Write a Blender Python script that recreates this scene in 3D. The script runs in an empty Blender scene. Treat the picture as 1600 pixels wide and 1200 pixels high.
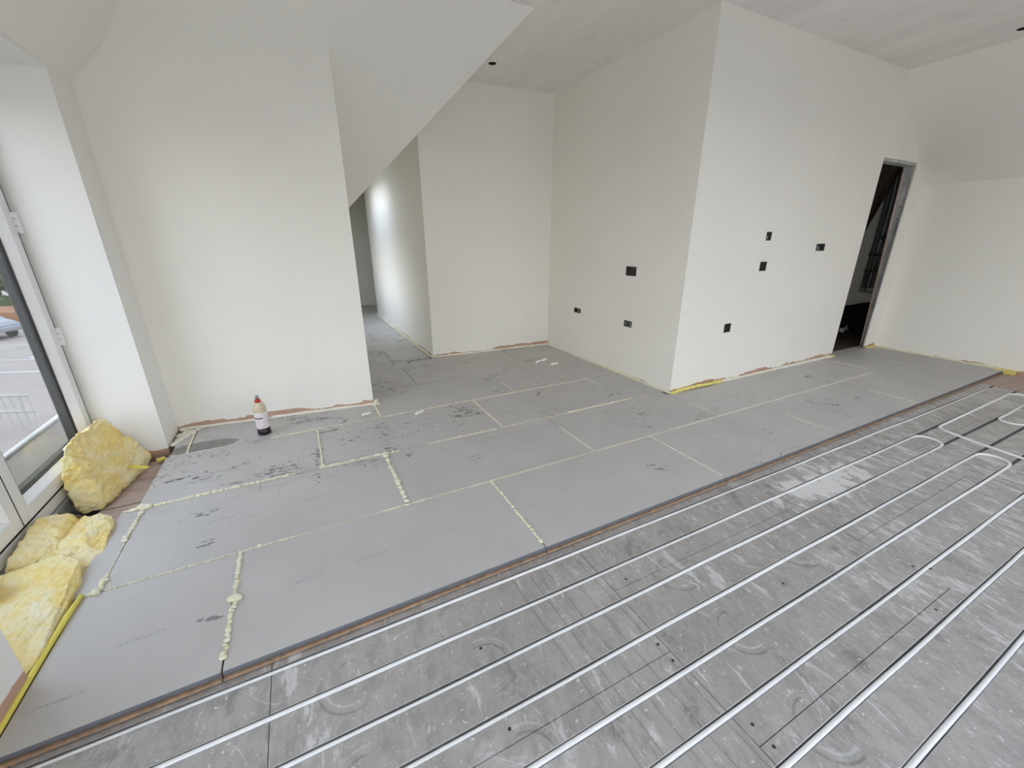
import bpy, bmesh, math, random
from mathutils import Vector, Matrix, noise, geometry
rnd = random.Random(7)
S = bpy.context.scene
COL = S.collection
# ------------------------------------------------------------------ camera
cam = bpy.data.cameras.new('camera'); cam.sensor_width = 36; cam.lens = 36*635.06/1600
cam.clip_start = .05; cam.clip_end = 400
co = bpy.data.objects.new('camera', cam); COL.objects.link(co)
right, down, fwd = (0.889249,-0.457402,-0.004544), (-0.156704,-0.295289,-0.942469), (0.429745,0.838801,-0.334262)
co.matrix_world = Matrix(((right[0],-down[0],-fwd[0],0.7916),(right[1],-down[1],-fwd[1],-1.2347),(right[2],-down[2],-fwd[2],1.2947),(0,0,0,1)))
S.camera = co
# ------------------------------------------------------------------ sky, exposure
W = bpy.data.worlds.new('overcast_sky'); S.world = W; W.use_nodes = True
wn = W.node_tree.nodes; wl = W.node_tree.links
bg = wn['Background']; bg.inputs[1].default_value = 1.0
tc = wn.new('ShaderNodeTexCoord'); sx = wn.new('ShaderNodeSeparateXYZ'); cr = wn.new('ShaderNodeValToRGB')
wl.new(tc.outputs['Generated'], sx.inputs[0]); wl.new(sx.outputs[2], cr.inputs[0]); wl.new(cr.outputs[0], bg.inputs[0])
cr.color_ramp.elements[0].position = 0.0; cr.color_ramp.elements[0].color = (1.0,0.965,0.93,1)
cr.color_ramp.elements[1].position = 0.55; cr.color_ramp.elements[1].color = (0.79,0.905,1.13,1)
S.view_settings.view_transform = 'Standard'; S.view_settings.look = 'None'
S.view_settings.gamma = 1; S.view_settings.use_curve_mapping = False
S.view_settings.exposure = 1.66
S.cycles.max_bounces = 14; S.cycles.diffuse_bounces = 9; S.cycles.glossy_bounces = 5
S.cycles.transmission_bounces = 8; S.cycles.transparent_max_bounces = 12
S.cycles.sample_clamp_indirect = 8
H = math.pi/2
# ------------------------------------------------------------------ helpers
def link(o, parent=None):
    COL.objects.link(o)
    if parent is not None: o.parent = parent
    return o
def mesh_obj(name, verts, faces, mat, parent=None, smooth=False, loc=(0,0,0), midx=None):
    me = bpy.data.meshes.new(name); me.from_pydata([tuple(v) for v in verts], [], faces); me.update()
    mats = mat if isinstance(mat,(list,tuple)) else [mat]
    for m in mats: me.materials.append(m)
    if midx: me.polygons.foreach_set('material_index', midx)
    if smooth: me.polygons.foreach_set('use_smooth', [True]*len(me.polygons))
    o = bpy.data.objects.new(name, me); o.location = loc
    return link(o, parent)
class MB:
    def __init__(s): s.v=[]; s.f=[]; s.m=[]
    def add(s, vs, fs, mi=0):
        n=len(s.v); s.v+= [tuple(v) for v in vs]; s.f += [tuple(i+n for i in f) for f in fs]; s.m += [mi]*len(fs)
    def box(s, x0,x1,y0,y1,z0,z1, mi=0):
        s.add([(x0,y0,z0),(x1,y0,z0),(x1,y1,z0),(x0,y1,z0),(x0,y0,z1),(x1,y0,z1),(x1,y1,z1),(x0,y1,z1)],
              [(3,2,1,0),(4,5,6,7),(0,1,5,4),(1,2,6,5),(2,3,7,6),(3,0,4,7)], mi)
    def bbox(s, x0,x1,y0,y1,z0,z1, b=.003, mi=0):
        bm=bmesh.new(); bmesh.ops.create_cube(bm,size=1)
        for v in bm.verts: v.co=Vector((x0+(v.co.x+.5)*(x1-x0), y0+(v.co.y+.5)*(y1-y0), z0+(v.co.z+.5)*(z1-z0)))
        bmesh.ops.bevel(bm,geom=bm.edges[:],offset=b,segments=1,affect='EDGES')
        bm.verts.index_update(); s.add([v.co[:] for v in bm.verts],[[v.index for v in f.verts] for f in bm.faces],mi); bm.free()
    def tube(s, pts, r, n=8, mi=0, cap=True):
        pts=[Vector(p) for p in pts]; rings=[]; N=len(pts)
        rr = r if isinstance(r,(list,tuple)) else [r]*N
        for i,p in enumerate(pts):
            t=(pts[min(i+1,N-1)]-pts[max(i-1,0)]).normalized()
            a=Vector((0,0,1)) if abs(t.z)<.9 else Vector((1,0,0))
            u=t.cross(a).normalized(); w=t.cross(u)
            rings.append([p+(u*math.cos(k*2*math.pi/n)+w*math.sin(k*2*math.pi/n))*rr[i] for k in range(n)])
        vs=[v for q in rings for v in q]; fs=[]
        for i in range(N-1):
            for k in range(n):
                a=i*n+k; b=i*n+(k+1)%n; fs.append((a,b,b+n,a+n))
        if cap: fs.append(tuple(range(n))[::-1]); fs.append(tuple((N-1)*n+k for k in range(n)))
        s.add(vs,fs,mi)
    def lathe(s, prof, n=20, c=(0,0,0), mi=0):
        vs=[(c[0]+r*math.cos(k*2*math.pi/n), c[1]+r*math.sin(k*2*math.pi/n), c[2]+z) for r,z in prof for k in range(n)]; fs=[]
        for i in range(len(prof)-1):
            for k in range(n):
                a=i*n+k; b=i*n+(k+1)%n; fs.append((a,b,b+n,a+n))
        fs.append(tuple(range(n))[::-1]); fs.append(tuple((len(prof)-1)*n+k for k in range(n)))
        s.add(vs,fs,mi)
    def obj(s, name, mat, parent=None, smooth=False, loc=(0,0,0)):
        return mesh_obj(name, s.v, s.f, mat, parent, smooth, loc, s.m)
def tag(o, label=None, cat=None, group=None, kind=None):
    if label: o['label']=label
    if cat: o['category']=cat
    if group: o['group']=group
    if kind: o['kind']=kind
    return o
def empty(name, loc, rz=0):
    o=bpy.data.objects.new(name,None); o.empty_display_size=.1; o.location=loc; o.rotation_euler.z=rz
    return link(o)
def struct(o): o['kind']='structure'; return o

# ------------------------------------------------------------------ materials
class NT:
    def __init__(s, name):
        s.mat=bpy.data.materials.new(name); s.mat.use_nodes=True; s.t=s.mat.node_tree; s.n=s.t.nodes; s.l=s.t.links
        s.b=s.n['Principled BSDF']; s.pos=s.n.new('ShaderNodeNewGeometry').outputs['Position']
    def put(s, sock, v):
        if hasattr(v,'is_linked') or hasattr(v,'links'): s.l.new(v,sock)
        else: sock.default_value = v
    def math(s, op, a, b=0, c=None, clamp=False):
        n=s.n.new('ShaderNodeMath'); n.operation=op; n.use_clamp=clamp; s.put(n.inputs[0],a); s.put(n.inputs[1],b)
        if c is not None: s.put(n.inputs[2],c)
        return n.outputs[0]
    def mapped(s, scale=(1,1,1), rot=0, loc=(0,0,0), src=None):
        n=s.n.new('ShaderNodeMapping'); n.vector_type='POINT'; n.inputs['Scale'].default_value=scale; n.inputs['Location'].default_value=loc
        r=s.n.new('ShaderNodeVectorRotate'); r.rotation_type='Z_AXIS'; r.inputs['Angle'].default_value=rot
        s.l.new(src or s.pos,r.inputs['Vector']); s.l.new(r.outputs[0],n.inputs[0]); return n.outputs[0]
    def noise(s, scale=5, detail=4, vec=None, rough=.55, dist=0):
        n=s.n.new('ShaderNodeTexNoise'); n.inputs['Scale'].default_value=scale; n.inputs['Detail'].default_value=detail
        n.inputs['Roughness'].default_value=rough; n.inputs['Distortion'].default_value=dist
        s.l.new(vec or s.pos, n.inputs['Vector']); return n.outputs[0]
    def step(s, v, a, b):
        n=s.n.new('ShaderNodeMapRange'); n.interpolation_type='SMOOTHSTEP'; s.put(n.inputs[0],v)
        n.inputs[1].default_value=a; n.inputs[2].default_value=b; n.inputs[3].default_value=0; n.inputs[4].default_value=1
        return n.outputs[0]
    def mix(s, f, a, b):
        n=s.n.new('ShaderNodeMix'); n.data_type='RGBA'; s.put(n.inputs[0],f); s.put(n.inputs[6],a); s.put(n.inputs[7],b); return n.outputs[2]
    def ramp(s, v, *stops):
        n=s.n.new('ShaderNodeValToRGB'); e=n.color_ramp.elements
        while len(e)<len(stops): e.new(.5)
        for el,(p,c) in zip(e,stops): el.position=p; el.color=(*c,1)
        s.l.new(v,n.inputs[0]); return n.outputs[0]
    def xyz(s):
        n=s.n.new('ShaderNodeSeparateXYZ'); s.l.new(s.pos,n.inputs[0]); return n.outputs
    def set(s, color=None, rough=.6, metal=0, spec=None):
        if color is not None: s.put(s.b.inputs['Base Color'], color if hasattr(color,'links') else (*color,1))
        s.put(s.b.inputs['Roughness'],rough); s.put(s.b.inputs['Metallic'],metal)
        if spec is not None: s.put(s.b.inputs['Specular IOR Level'],spec)
        return s
    def bump(s, h, strength=.3, dist=.01):
        n=s.n.new('ShaderNodeBump'); n.inputs['Strength'].default_value=strength; n.inputs['Distance'].default_value=dist
        s.l.new(h,n.inputs['Height']); s.l.new(n.outputs[0],s.b.inputs['Normal'])
def c4(c): return (*c,1)
def plain(name, c, rough=.6, metal=0, var=.12, scale=12):
    t=NT(name); f=t.noise(scale,4)
    d=tuple(x*(1-var) for x in c); l=tuple(min(1,x*(1+var)) for x in c)
    t.set(t.ramp(f,(.3,d),(.7,l)),rough,metal); return t.mat
# painted plaster wall: bare salmon plaster left unpainted along the foot
def wall_mat(name, paint, base=.012, amp=.06, cut=.5, seed=0., near=0):
    t=NT(name); x,y,z=t.xyz()
    big=t.noise(1.3,3,t.mapped(loc=(seed,seed,0))); edge=t.noise(2.6,4,t.mapped((1,1,.05),loc=(seed*3,0,0)),.6); fine=t.noise(26,3,t.mapped((1,1,.35)))
    col=t.mix(t.step(big,.35,.7), c4(tuple(p*.975 for p in paint)), c4(paint))
    h=t.math('ADD', t.math('MULTIPLY', t.math('SUBTRACT',edge,cut), amp*4), t.math('MULTIPLY',t.math('SUBTRACT',fine,.5),.03))
    h=t.math('ADD', t.math('MINIMUM',h,amp*.6), base)
    if near: h=t.math('ADD',h,t.math('MULTIPLY',t.math('SUBTRACT',1,t.step(y,.35,.8)),near))
    m=t.step(t.math('SUBTRACT',h,z),-.003,.004)
    bare=t.mix(fine,(.47,.29,.21,1),(.60,.40,.30,1))
    t.set(t.mix(m,col,bare),.72,0,.25)
    t.bump(t.math('ADD',t.noise(9,3),t.math('MULTIPLY',t.noise(90,2),.15)),.08,.01); return t.mat
PAINT=(.905,.885,.825)
M={}
M['wall']=wall_mat('painted_plaster',PAINT,.008,.035,.50,1.7)
M['wall_foot']=wall_mat('painted_plaster_bare_foot',PAINT,.028,.04,.47,4.1)
M['reveal']=wall_mat('painted_reveal',(.88,.868,.84),-.004,.012,.5,2.2,.05)
def ceil_mat():
    t=NT('ceiling_mist_coat'); v=t.mapped((2.2,.5,1),.1); f=t.noise(1.6,5,v,.6); g=t.noise(7,4,t.mapped((1.5,.5,1)))
    col=t.ramp(f,(.35,(.82,.78,.745)),(.62,(.89,.85,.815)))
    t.set(t.mix(t.math('MULTIPLY',t.step(g,.58,.75),.35),col,(.69,.665,.65,1)),.8,0,.2); t.bump(t.noise(14,3),.06,.01); return t.mat
M['ceiling']=ceil_mat()
M['slope']=wall_mat('painted_sloped_ceiling',(.905,.885,.825),-5,.01,.5,9)
def board_mat():
    t=NT('grey_fibre_cement_board'); x,y,z=t.xyz()
    base=t.ramp(t.noise(2.2,5),(.3,(.505,.482,.460)),(.7,(.565,.542,.518)))
    fleck=t.noise(160,2); base=t.mix(t.math('MULTIPLY',t.step(fleck,.5,.8),.25),base,(.62,.62,.62,1))
    dust=t.step(t.noise(3.1,5,t.mapped((1,2.2,1),.35),.65),.56,.78); base=t.mix(t.math('MULTIPLY',dust,.28),base,(.62,.61,.60,1))
    # scuffs and tar-like smears, thickest in the walked part before the walls
    zone=t.math('MULTIPLY', t.step(y,.70,1.35), t.math('SUBTRACT',1.1,t.math('MULTIPLY',t.step(x,1.8,6.0),.55)))
    zone=t.math('ADD',zone,t.math('MULTIPLY',t.step(x,2.0,3.4),.58)); zone=t.math('MINIMUM',t.math('ADD',zone,.05),t.math('SUBTRACT',1.05,t.math('MULTIPLY',t.step(x,1.2,3.0),.35)))
    cl=t.noise(2.3,3,t.mapped(loc=(3.3,1.2,0)))
    def streaks(sc,st,rot,loc,th,w=.03,det=4):
        n=t.noise(sc,det,t.mapped((st,1/st,1),rot,loc),.6,1.1)
        n=t.math('ADD',n,t.math('MULTIPLY',t.math('SUBTRACT',cl,.5),.45)); n=t.math('ADD',n,t.math('MULTIPLY',t.math('SUBTRACT',zone,1),.13))
        return t.step(n,th-.012,th+w+.012)
    k=streaks(12,.62,-.12,(0,0,0),.665,.035)
    k=t.math('MAXIMUM',k,streaks(23,.7,.5,(7,2,0),.678,.03))
    k=t.math('MAXIMUM',k,streaks(38,.8,-.8,(2,9,0),.69,.03))
    k=t.math('MAXIMUM',k,t.math('MULTIPLY',streaks(9,.5,.1,(4,5,0),.66,.06),.6))
    hair=t.math('ABSOLUTE',t.math('SUBTRACT',t.noise(3.1,2,t.mapped((1,1,1),.4,(3,8,0)),.5,.8),.52))
    hair=t.math('MULTIPLY',t.math('SUBTRACT',1,t.step(hair,.0018,.004)),t.math('MULTIPLY',t.step(t.noise(2.2,2,t.mapped(loc=(1,4,2))),.52,.60),t.step(zone,.2,.8)))
    k=t.math('MAXIMUM',k,t.math('MULTIPLY',hair,.8))
    dots=t.step(t.noise(36,2,t.mapped(loc=(5,5,5))),.765,.785); k=t.math('MAXIMUM',k,t.math('MULTIPLY',dots,.8))
    grime=t.step(t.noise(6,5,t.mapped((.7,1.3,1),.2,(1,1,1)),.7),.50,.72); base=t.mix(t.math('MULTIPLY',grime,t.math('MULTIPLY',zone,.20)),base,(.24,.235,.23,1))
    col=t.mix(t.math('MULTIPLY',k,.88,clamp=True),base,(.040,.038,.038,1))
    # the few big marks with a place of their own
    def blot(cx,cy,rx,ry,rot,sc,lo):
        dx=t.math('SUBTRACT',x,cx); dy=t.math('SUBTRACT',y,cy); c,s_=math.cos(rot),math.sin(rot)
        u=t.math('DIVIDE',t.math('ADD',t.math('MULTIPLY',dx,c),t.math('MULTIPLY',dy,s_)),rx)
        w=t.math('DIVIDE',t.math('SUBTRACT',t.math('MULTIPLY',dy,c),t.math('MULTIPLY',dx,s_)),ry)
        d=t.math('ADD',t.math('MULTIPLY',u,u),t.math('MULTIPLY',w,w))
        n=t.noise(sc,4,t.mapped((.6,1.4,1),rot))
        return t.step(t.math('SUBTRACT',n,t.math('MULTIPLY',d,.16)),lo+.10,lo+.15)
    for (cx,cy,rx,ry,rot,sc,lo) in [(.745,1.42,.05,.15,.1,26,.36),(.49,1.32,.16,.06,.2,30,.38),(1.155,1.24,.09,.05,.5,28,.38),
                               (.19,1.00,.11,.06,.3,34,.40),(.235,.735,.05,.06,.3,40,.40),(.95,1.50,.14,.08,0,34,.42),(.30,1.47,.1,.04,.5,30,.42),
                               (1.25,1.10,.05,.05,0,34,.40),(.30,.262,.065,.012,-.25,24,.34),(1.60,.88,.07,.06,0,40,.42),(.06,1.35,.04,.1,-.5,34,.44),(4.55,.33,.16,.05,-.5,30,.38),(4.9,.30,.12,.04,.4,36,.40),(2.55,.27,.06,.10,.3,30,.40),(5.15,.83,.10,.05,.2,30,.38),(3.05,.90,.08,.05,0,34,.40)]:
        col=t.mix(t.math('MULTIPLY',blot(cx,cy,rx,ry,rot,sc,lo),.62),col,(.06,.055,.055,1))
    # damp brown patch below the bottle wall
    dx=t.math('DIVIDE',t.math('SUBTRACT',x,.06),.20); dy=t.math('DIVIDE',t.math('SUBTRACT',y,1.87),.085)
    d=t.math('ADD',t.math('MULTIPLY',dx,dx),t.math('MULTIPLY',dy,dy))
    wet=t.math('SUBTRACT',1,t.step(t.math('ADD',d,t.math('MULTIPLY',t.noise(12,2),.5)),1.05,1.35))
    wet=t.math('MULTIPLY',wet,t.step(y,1.803,1.806))
    col=t.mix(t.math('MULTIPLY',wet,t.math('ADD',.62,t.math('MULTIPLY',t.noise(30,3),.35))),col,(.20,.18,.165,1))
    t.set(col,t.math('ADD',.42,t.math('MULTIPLY',t.noise(20,3),.2)),0,.4); t.bump(t.noise(120,2),.05,.004); return t.mat
M['board']=board_mat()
M['board_edge']=plain('board_edge_dark',(.13,.135,.15),.7)
M['fibre']=plain('wood_fibre_underlay',(.36,.235,.15),.9,0,.3,40)
def foil_mat():
    t=NT('scuffed_aluminium_foil'); x,y,z=t.xyz()
    lo=t.noise(1.7,5,None,.6); base=t.ramp(lo,(.3,(.43,.402,.375)),(.7,(.51,.48,.45)))
    mott=t.noise(13,7,t.mapped((1.5,.8,1),.25),.78); base=t.mix(t.math('MULTIPLY',t.step(mott,.42,.66),.55),base,(.29,.275,.262,1))
    far=t.step(x,1.6,3.6)
    def streak(sc,st,rot,loc,th,w,gain=.06):
        n=t.noise(sc,6,t.mapped((st,1/st,1),rot,loc),.72,.35)
        return t.step(t.math('ADD',n,t.math('MULTIPLY',far,gain)),th,th+w)
    sm=streak(5,1.9,.1,(0,0,0),.615,.06); sm2=streak(13,1.9,.2,(3,1,0),.615,.05); sm3=streak(29,1.7,-.1,(8,2,0),.625,.04,.045)
    patch=t.step(t.noise(1.9,7,t.mapped(loc=(5,3,0)),.78,.9),.54,.68)
    hz=t.math('MULTIPLY',patch,t.step(t.noise(22,5,t.mapped(loc=(1,8,0)),.75),.40,.62))
    spk=t.step(t.noise(55,3),.665,.69); spk=t.math('MAXIMUM',spk,t.step(t.noise(110,2,t.mapped(loc=(4,4,0))),.70,.73))
    scr=t.math('ABSOLUTE',t.math('SUBTRACT',t.noise(2.1,2,t.mapped(loc=(9,1,0)),.4,.6),.5)); scr=t.math('MULTIPLY',t.math('SUBTRACT',1,t.step(scr,.0008,.003)),t.step(t.noise(5,2,t.mapped(loc=(2,6,0))),.5,.6))
    dx=t.math('DIVIDE',t.math('SUBTRACT',x,3.33),.46); dy=t.math('DIVIDE',t.math('SUBTRACT',y,-.27),.14)
    d=t.math('ADD',t.math('MULTIPLY',dx,dx),t.math('MULTIPLY',dy,dy))
    spill=t.step(t.math('SUBTRACT',t.noise(5,7,t.mapped((1.6,.8,1),.1,(6,6,0)),.75),t.math('MULTIPLY',d,.17)),.36,.41)
    def mx(*v):
        r=v[0]
        for q in v[1:]: r=t.math('MAXIMUM',r,q)
        return r
    white=mx(t.math('MULTIPLY',sm,.60),t.math('MULTIPLY',sm2,.60),t.math('MULTIPLY',sm3,.55),t.math('MULTIPLY',hz,.62),t.math('MULTIPLY',patch,.16),t.math('MULTIPLY',spk,.8),t.math('MULTIPLY',scr,.7),t.math('MULTIPLY',spill,t.math('ADD',.55,t.math('MULTIPLY',mott,.6))))
    white=t.math('MINIMUM',white,1)
    dk=t.math('MULTIPLY',t.step(t.noise(5.2,7,t.mapped((1.6,.8,1),.2,(2,2,0)),.75),.56,.68),.5)
    base=t.mix(dk,base,(.18,.172,.168,1))
    col=t.mix(white,base,(.76,.74,.72,1))
    t.set(col,t.math('ADD',t.math('ADD',.44,t.math('MULTIPLY',white,.3)),t.math('MULTIPLY',mott,.16)),t.math('MULTIPLY',t.math('SUBTRACT',1,white),.30))
    # grooves pressed faintly through the foil: cross channels and return bends
    h=None
    for gx in (1.40,1.475,1.55,1.625,1.70):
        a=t.math('ABSOLUTE',t.math('SUBTRACT',x,t.math('ADD',gx,t.math('MULTIPLY',y,-.02))))
        g=t.math('SUBTRACT',1,t.step(a,.006,.016)); h=g if h is None else t.math('MAXIMUM',h,g)
    h=t.math('MULTIPLY',h,t.math('SUBTRACT',1,t.step(y,-.10,-.03)))
    for (ax,ay) in ((.745,-.19),(.745,-.49),(1.15,-.34),(1.15,-.64),(2.02,-.64),(2.02,-.34),(2.6,-.19),(2.6,-.5),(1.95,-.95)):
        dx=t.math('SUBTRACT',x,ax); dy=t.math('SUBTRACT',y,ay)
        r=t.math('SQRT',t.math('ADD',t.math('MULTIPLY',dx,dx),t.math('MULTIPLY',dy,dy)))
        g=t.math('SUBTRACT',1,t.step(t.math('ABSOLUTE',t.math('SUBTRACT',r,.085)),.006,.016))
        side=t.step(dx,.03,-.02) if ax<1.0 or ax>1.9 else t.step(dx,-.03,.02)
        g=t.math('MULTIPLY',g,t.step(t.math('MULTIPLY',dx,-1 if ax<1.0 or ax>1.9 else 1),-.03,.0)); h=t.math('MAXIMUM',h,g)
    hh=t.math('SUBTRACT',t.math('ADD',t.math('MULTIPLY',t.noise(45,4),.35),t.math('MULTIPLY',t.noise(9,3),.6)),t.math('MULTIPLY',h,.9))
    t.bump(hh,.55,.007); return t.mat
M['foil']=foil_mat()
M['groove']=plain('groove_foil_shade',(.20,.195,.19),.6,.3,.2,30)  # groove shade is put into this darker foil colour
M['lip']=plain('foil_lip_glint',(.78,.77,.76),.35,.3,.05)  # light caught on the groove edge, put into a brighter foil colour
M['pipe']=plain('white_plastic_pipe',(.84,.83,.82),.45,0,.05,9)
def foam_mat(name,a,b):
    t=NT(name); f=t.noise(30,3); t.set(t.ramp(f,(.3,a),(.7,b)),.75,0,.3); t.bump(t.noise(140,2),.3,.004)
    t.b.inputs['Subsurface Weight'].default_value=.15; t.b.inputs['Subsurface Radius'].default_value=(.01,.008,.004); return t.mat
M['foam']=foam_mat('expanding_foam',(.74,.69,.48),(.88,.85,.68))
M['foam_white']=foam_mat('pale_expanding_foam',(.80,.76,.62),(.90,.88,.79))
M['crumb']=foam_mat('white_foam_flake',(.84,.82,.75),(.93,.92,.87))
M['foam_yellow']=foam_mat('yellow_edge_foam',(.72,.62,.16),(.86,.76,.28))
def wool_mat():
    t=NT('yellow_mineral_wool'); a=t.noise(7,5,None,.65,.6); fib=t.noise(60,5,t.mapped((1,.35,2.2),.5),.7,1.2)
    col=t.ramp(a,(.30,(.90,.64,.17)),(.47,(.95,.78,.36)),(.64,(.96,.88,.62)))
    col=t.mix(t.math('MULTIPLY',t.step(fib,.5,.72),.45),col,(.97,.93,.74,1))
    t.set(col,.95,0,.1); t.bump(t.math('ADD',fib,t.math('MULTIPLY',t.noise(170,3),.6)),.55,.006)
    t.b.inputs['Subsurface Weight'].default_value=.25; t.b.inputs['Subsurface Radius'].default_value=(.03,.02,.007); return t.mat
M['wool']=wool_mat()
M['yellow']=plain('yellow_strip',(.80,.70,.13),.5,0,.08,20)
def wood_mat(name,a,b,scale=(1.2,14,1)):
    t=NT(name); g=t.noise(6,5,t.mapped(scale),.6,.4); t.set(t.ramp(g,(.3,a),(.7,b)),.8,0,.2); t.bump(g,.2,.004); return t.mat
M['deck']=wood_mat('dusty_pink_chipboard',(.42,.31,.26),(.56,.44,.38),(2,5,1))
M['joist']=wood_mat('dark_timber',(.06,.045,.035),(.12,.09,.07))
M['dark']=plain('dark_void',(.05,.045,.04),.95)
M['rubble']=plain('brown_rubble',(.20,.14,.10),.95,0,.4,30)
M['upvc']=plain('white_upvc',(.86,.86,.87),.28,0,.02,4)
M['anthracite']=plain('anthracite_profile',(.016,.017,.019),.55,0,.1)
M['gasket']=plain('black_gasket',(.012,.012,.012),.6)
M['alu']=plain('threshold_aluminium',(.42,.45,.50),.4,.6)
def glass_mat(name, tint=(.97,.985,.98), veil=0):
    m=bpy.data.materials.new(name); m.use_nodes=True; n=m.node_tree.nodes; l=m.node_tree.links; n.remove(n['Principled BSDF'])
    out=n['Material Output']; tr=n.new('ShaderNodeBsdfTransparent'); tr.inputs[0].default_value=(*tint,1)
    gl=n.new('ShaderNodeBsdfGlossy'); gl.inputs['Roughness'].default_value=.02; fr=n.new('ShaderNodeFresnel'); ge=n.new('ShaderNodeNewGeometry'); io=n.new('ShaderNodeMix'); io.inputs[2].default_value=1.45; io.inputs[3].default_value=1.0
    l.new(ge.outputs['Backfacing'],io.inputs[0]); l.new(io.outputs[0],fr.inputs[0])
    mx=n.new('ShaderNodeMixShader'); l.new(fr.outputs[0],mx.inputs[0]); l.new(tr.outputs[0],mx.inputs[1]); l.new(gl.outputs[0],mx.inputs[2])
    last=mx
    if veil:
        df=n.new('ShaderNodeBsdfTranslucent'); df.inputs[0].default_value=(.50,.47,.43,1); d2=n.new('ShaderNodeBsdfDiffuse'); d2.inputs[0].default_value=(.42,.39,.35,1)
        a=n.new('ShaderNodeMixShader'); a.inputs[0].default_value=.5; l.new(df.outputs[0],a.inputs[1]); l.new(d2.outputs[0],a.inputs[2])
        nz=n.new('ShaderNodeTexNoise'); nz.inputs['Scale'].default_value=4; mr=n.new('ShaderNodeMapRange'); mr.inputs[3].default_value=veil*.75; mr.inputs[4].default_value=veil*1.2
        l.new(nz.outputs[0],mr.inputs[0])
        b=n.new('ShaderNodeMixShader'); l.new(mr.outputs[0],b.inputs[0]); l.new(mx.outputs[0],b.inputs[1]); l.new(a.outputs[0],b.inputs[2]); last=b
    l.new(last.outputs[0],out.inputs[0]); return m
M['glass']=glass_mat('clear_glass'); M['frost']=glass_mat('milky_dusty_glass',(.9,.9,.9),.55)
M['metal']=plain('dark_steel_box',(.10,.09,.085),.5,.3)
M['steel']=plain('galvanised_steel',(.45,.46,.47),.4,.7)
M['cable']=plain('grey_cable',(.80,.80,.78),.5)
M['cable_dark']=plain('dark_cable',(.09,.08,.08),.5)
M['jamb']=plain('raw_board_edge',(.50,.515,.51),.8,0,.25,9)
M['jamb_trim']=plain('raw_jamb_timber',(.68,.56,.48),.8,0,.2,20)
M['black_cloth']=plain('black_cloth',(.006,.006,.007),.9)
M['print']=plain('faint_grey_print',(.395,.392,.39),.8,0,.2,60)
M['duct']=plain('grey_duct_wrap',(.16,.165,.16),.6)

# ------------------------------------------------------------------ room geometry
ZC=2.785                                   # flat ceiling height
def Qz(y): return ZC-(y-1.775)             # sloped ceiling falling away from the camera
def Pz(x): return ZC-(2.52-x)              # sloped ceiling falling to the left, over the corridor
FW0=Vector((-.17,2.268)); FW1=Vector((1.2,2.112))     # the foremost partition, slightly askew
def fwy(x): return FW0.y+(FW1.y-FW0.y)*(x-FW0.x)/(FW1.x-FW0.x)
def poly(name, pts, mat, thick=None, parent=None, away=None):
    """planar polygon, thickened on the side given by 'away'"""
    o=mesh_obj(name,pts,[tuple(range(len(pts)))],mat,parent)
    if thick: slab(o,thick,away)
    return o
def slab(o, thick, away):
    me=o.data; bm=bmesh.new(); bm.from_mesh(me)
    bmesh.ops.recalc_face_normals(bm, faces=bm.faces[:])
    off=Vector(away)*thick
    r=bmesh.ops.extrude_face_region(bm,geom=bm.faces[:],use_keep_orig=True)
    bmesh.ops.translate(bm,vec=off,verts=[v for v in r['geom'] if isinstance(v,bmesh.types.BMVert)])
    bmesh.ops.recalc_face_normals(bm,faces=bm.faces[:]); bm.to_mesh(me); bm.free()
def wall_holes(name, P0, P1, z0, top, holes, mat, thick, away, xbreaks=()):
    """wall from P0 to P1 (2-D); top(u) in metres along the wall; holes = (u0,u1,z0,z1)"""
    P0=Vector(P0); P1=Vector(P1); L=(P1-P0).length; d=(P1-P0)/L
    us=sorted(set([0,L]+[u for h in holes for u in h[:2]]+list(xbreaks)))
    us=[u for u in us if -1e-6<=u<=L+1e-6]
    mb=MB(); idx={}
    def vid(u,z):
        k=(round(u,5),round(z,5))
        if k not in idx: idx[k]=len(mb.v); p=P0+d*u; mb.v.append((p.x,p.y,z))
        return idx[k]
    zall=sorted(set([z0]+[z for h in holes for z in h[2:]]))
    for a,b in zip(us[:-1],us[1:]):
        zs=[z for z in zall if z<min(top(a),top(b))-1e-4]
        rows=[(zs[i],zs[i],zs[i+1],zs[i+1]) for i in range(len(zs)-1)]+[(zs[-1],zs[-1],top(b),top(a))]
        for (za,zb,zc,zd) in rows:
            um=(a+b)/2; zm=(za+zb+zc+zd)/4
            if any(h[0]-1e-5<um<h[1]+1e-5 and h[2]-1e-5<zm<h[3]+1e-5 for h in holes): continue
            mb.f.append((vid(a,za),vid(b,zb),vid(b,zc),vid(a,zd)))
    mb.m=[0]*len(mb.f)
    o=mb.obj(name,mat); slab(o,thick,away); return struct(o)

# floor: dark sub-floor slab; every laid piece is a child of it
fl=MB(); fl.box(-.75,7.3,-4.7,3.4,-.14,-.10); fl.box(1.0,4.1,3.4,7.9,-.14,-.10); fl.box(4.9,8.2,3.4,3.5,-.14,-.10); fl.box(7.3,8.2,-.2,3.4,-.14,-.10)
FLOOR=struct(fl.obj('floor',M['dark']))
# left wall with the French-door opening
wl_=MB(); wl_.box(-.55,-.15,-.45,.25,-.10,2.137); wl_.box(-.55,-.15,-3.5,-2.95,-.10,2.137); wl_.box(-.55,-.15,-2.95,-.45,2.107,2.137); wl_.box(-.55,-.15,1.97,2.40,-.10,2.137); wl_.box(-.55,-.15,.25,1.97,2.107,2.137)
struct(wl_.obj('wall_left',M['reveal']))
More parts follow.
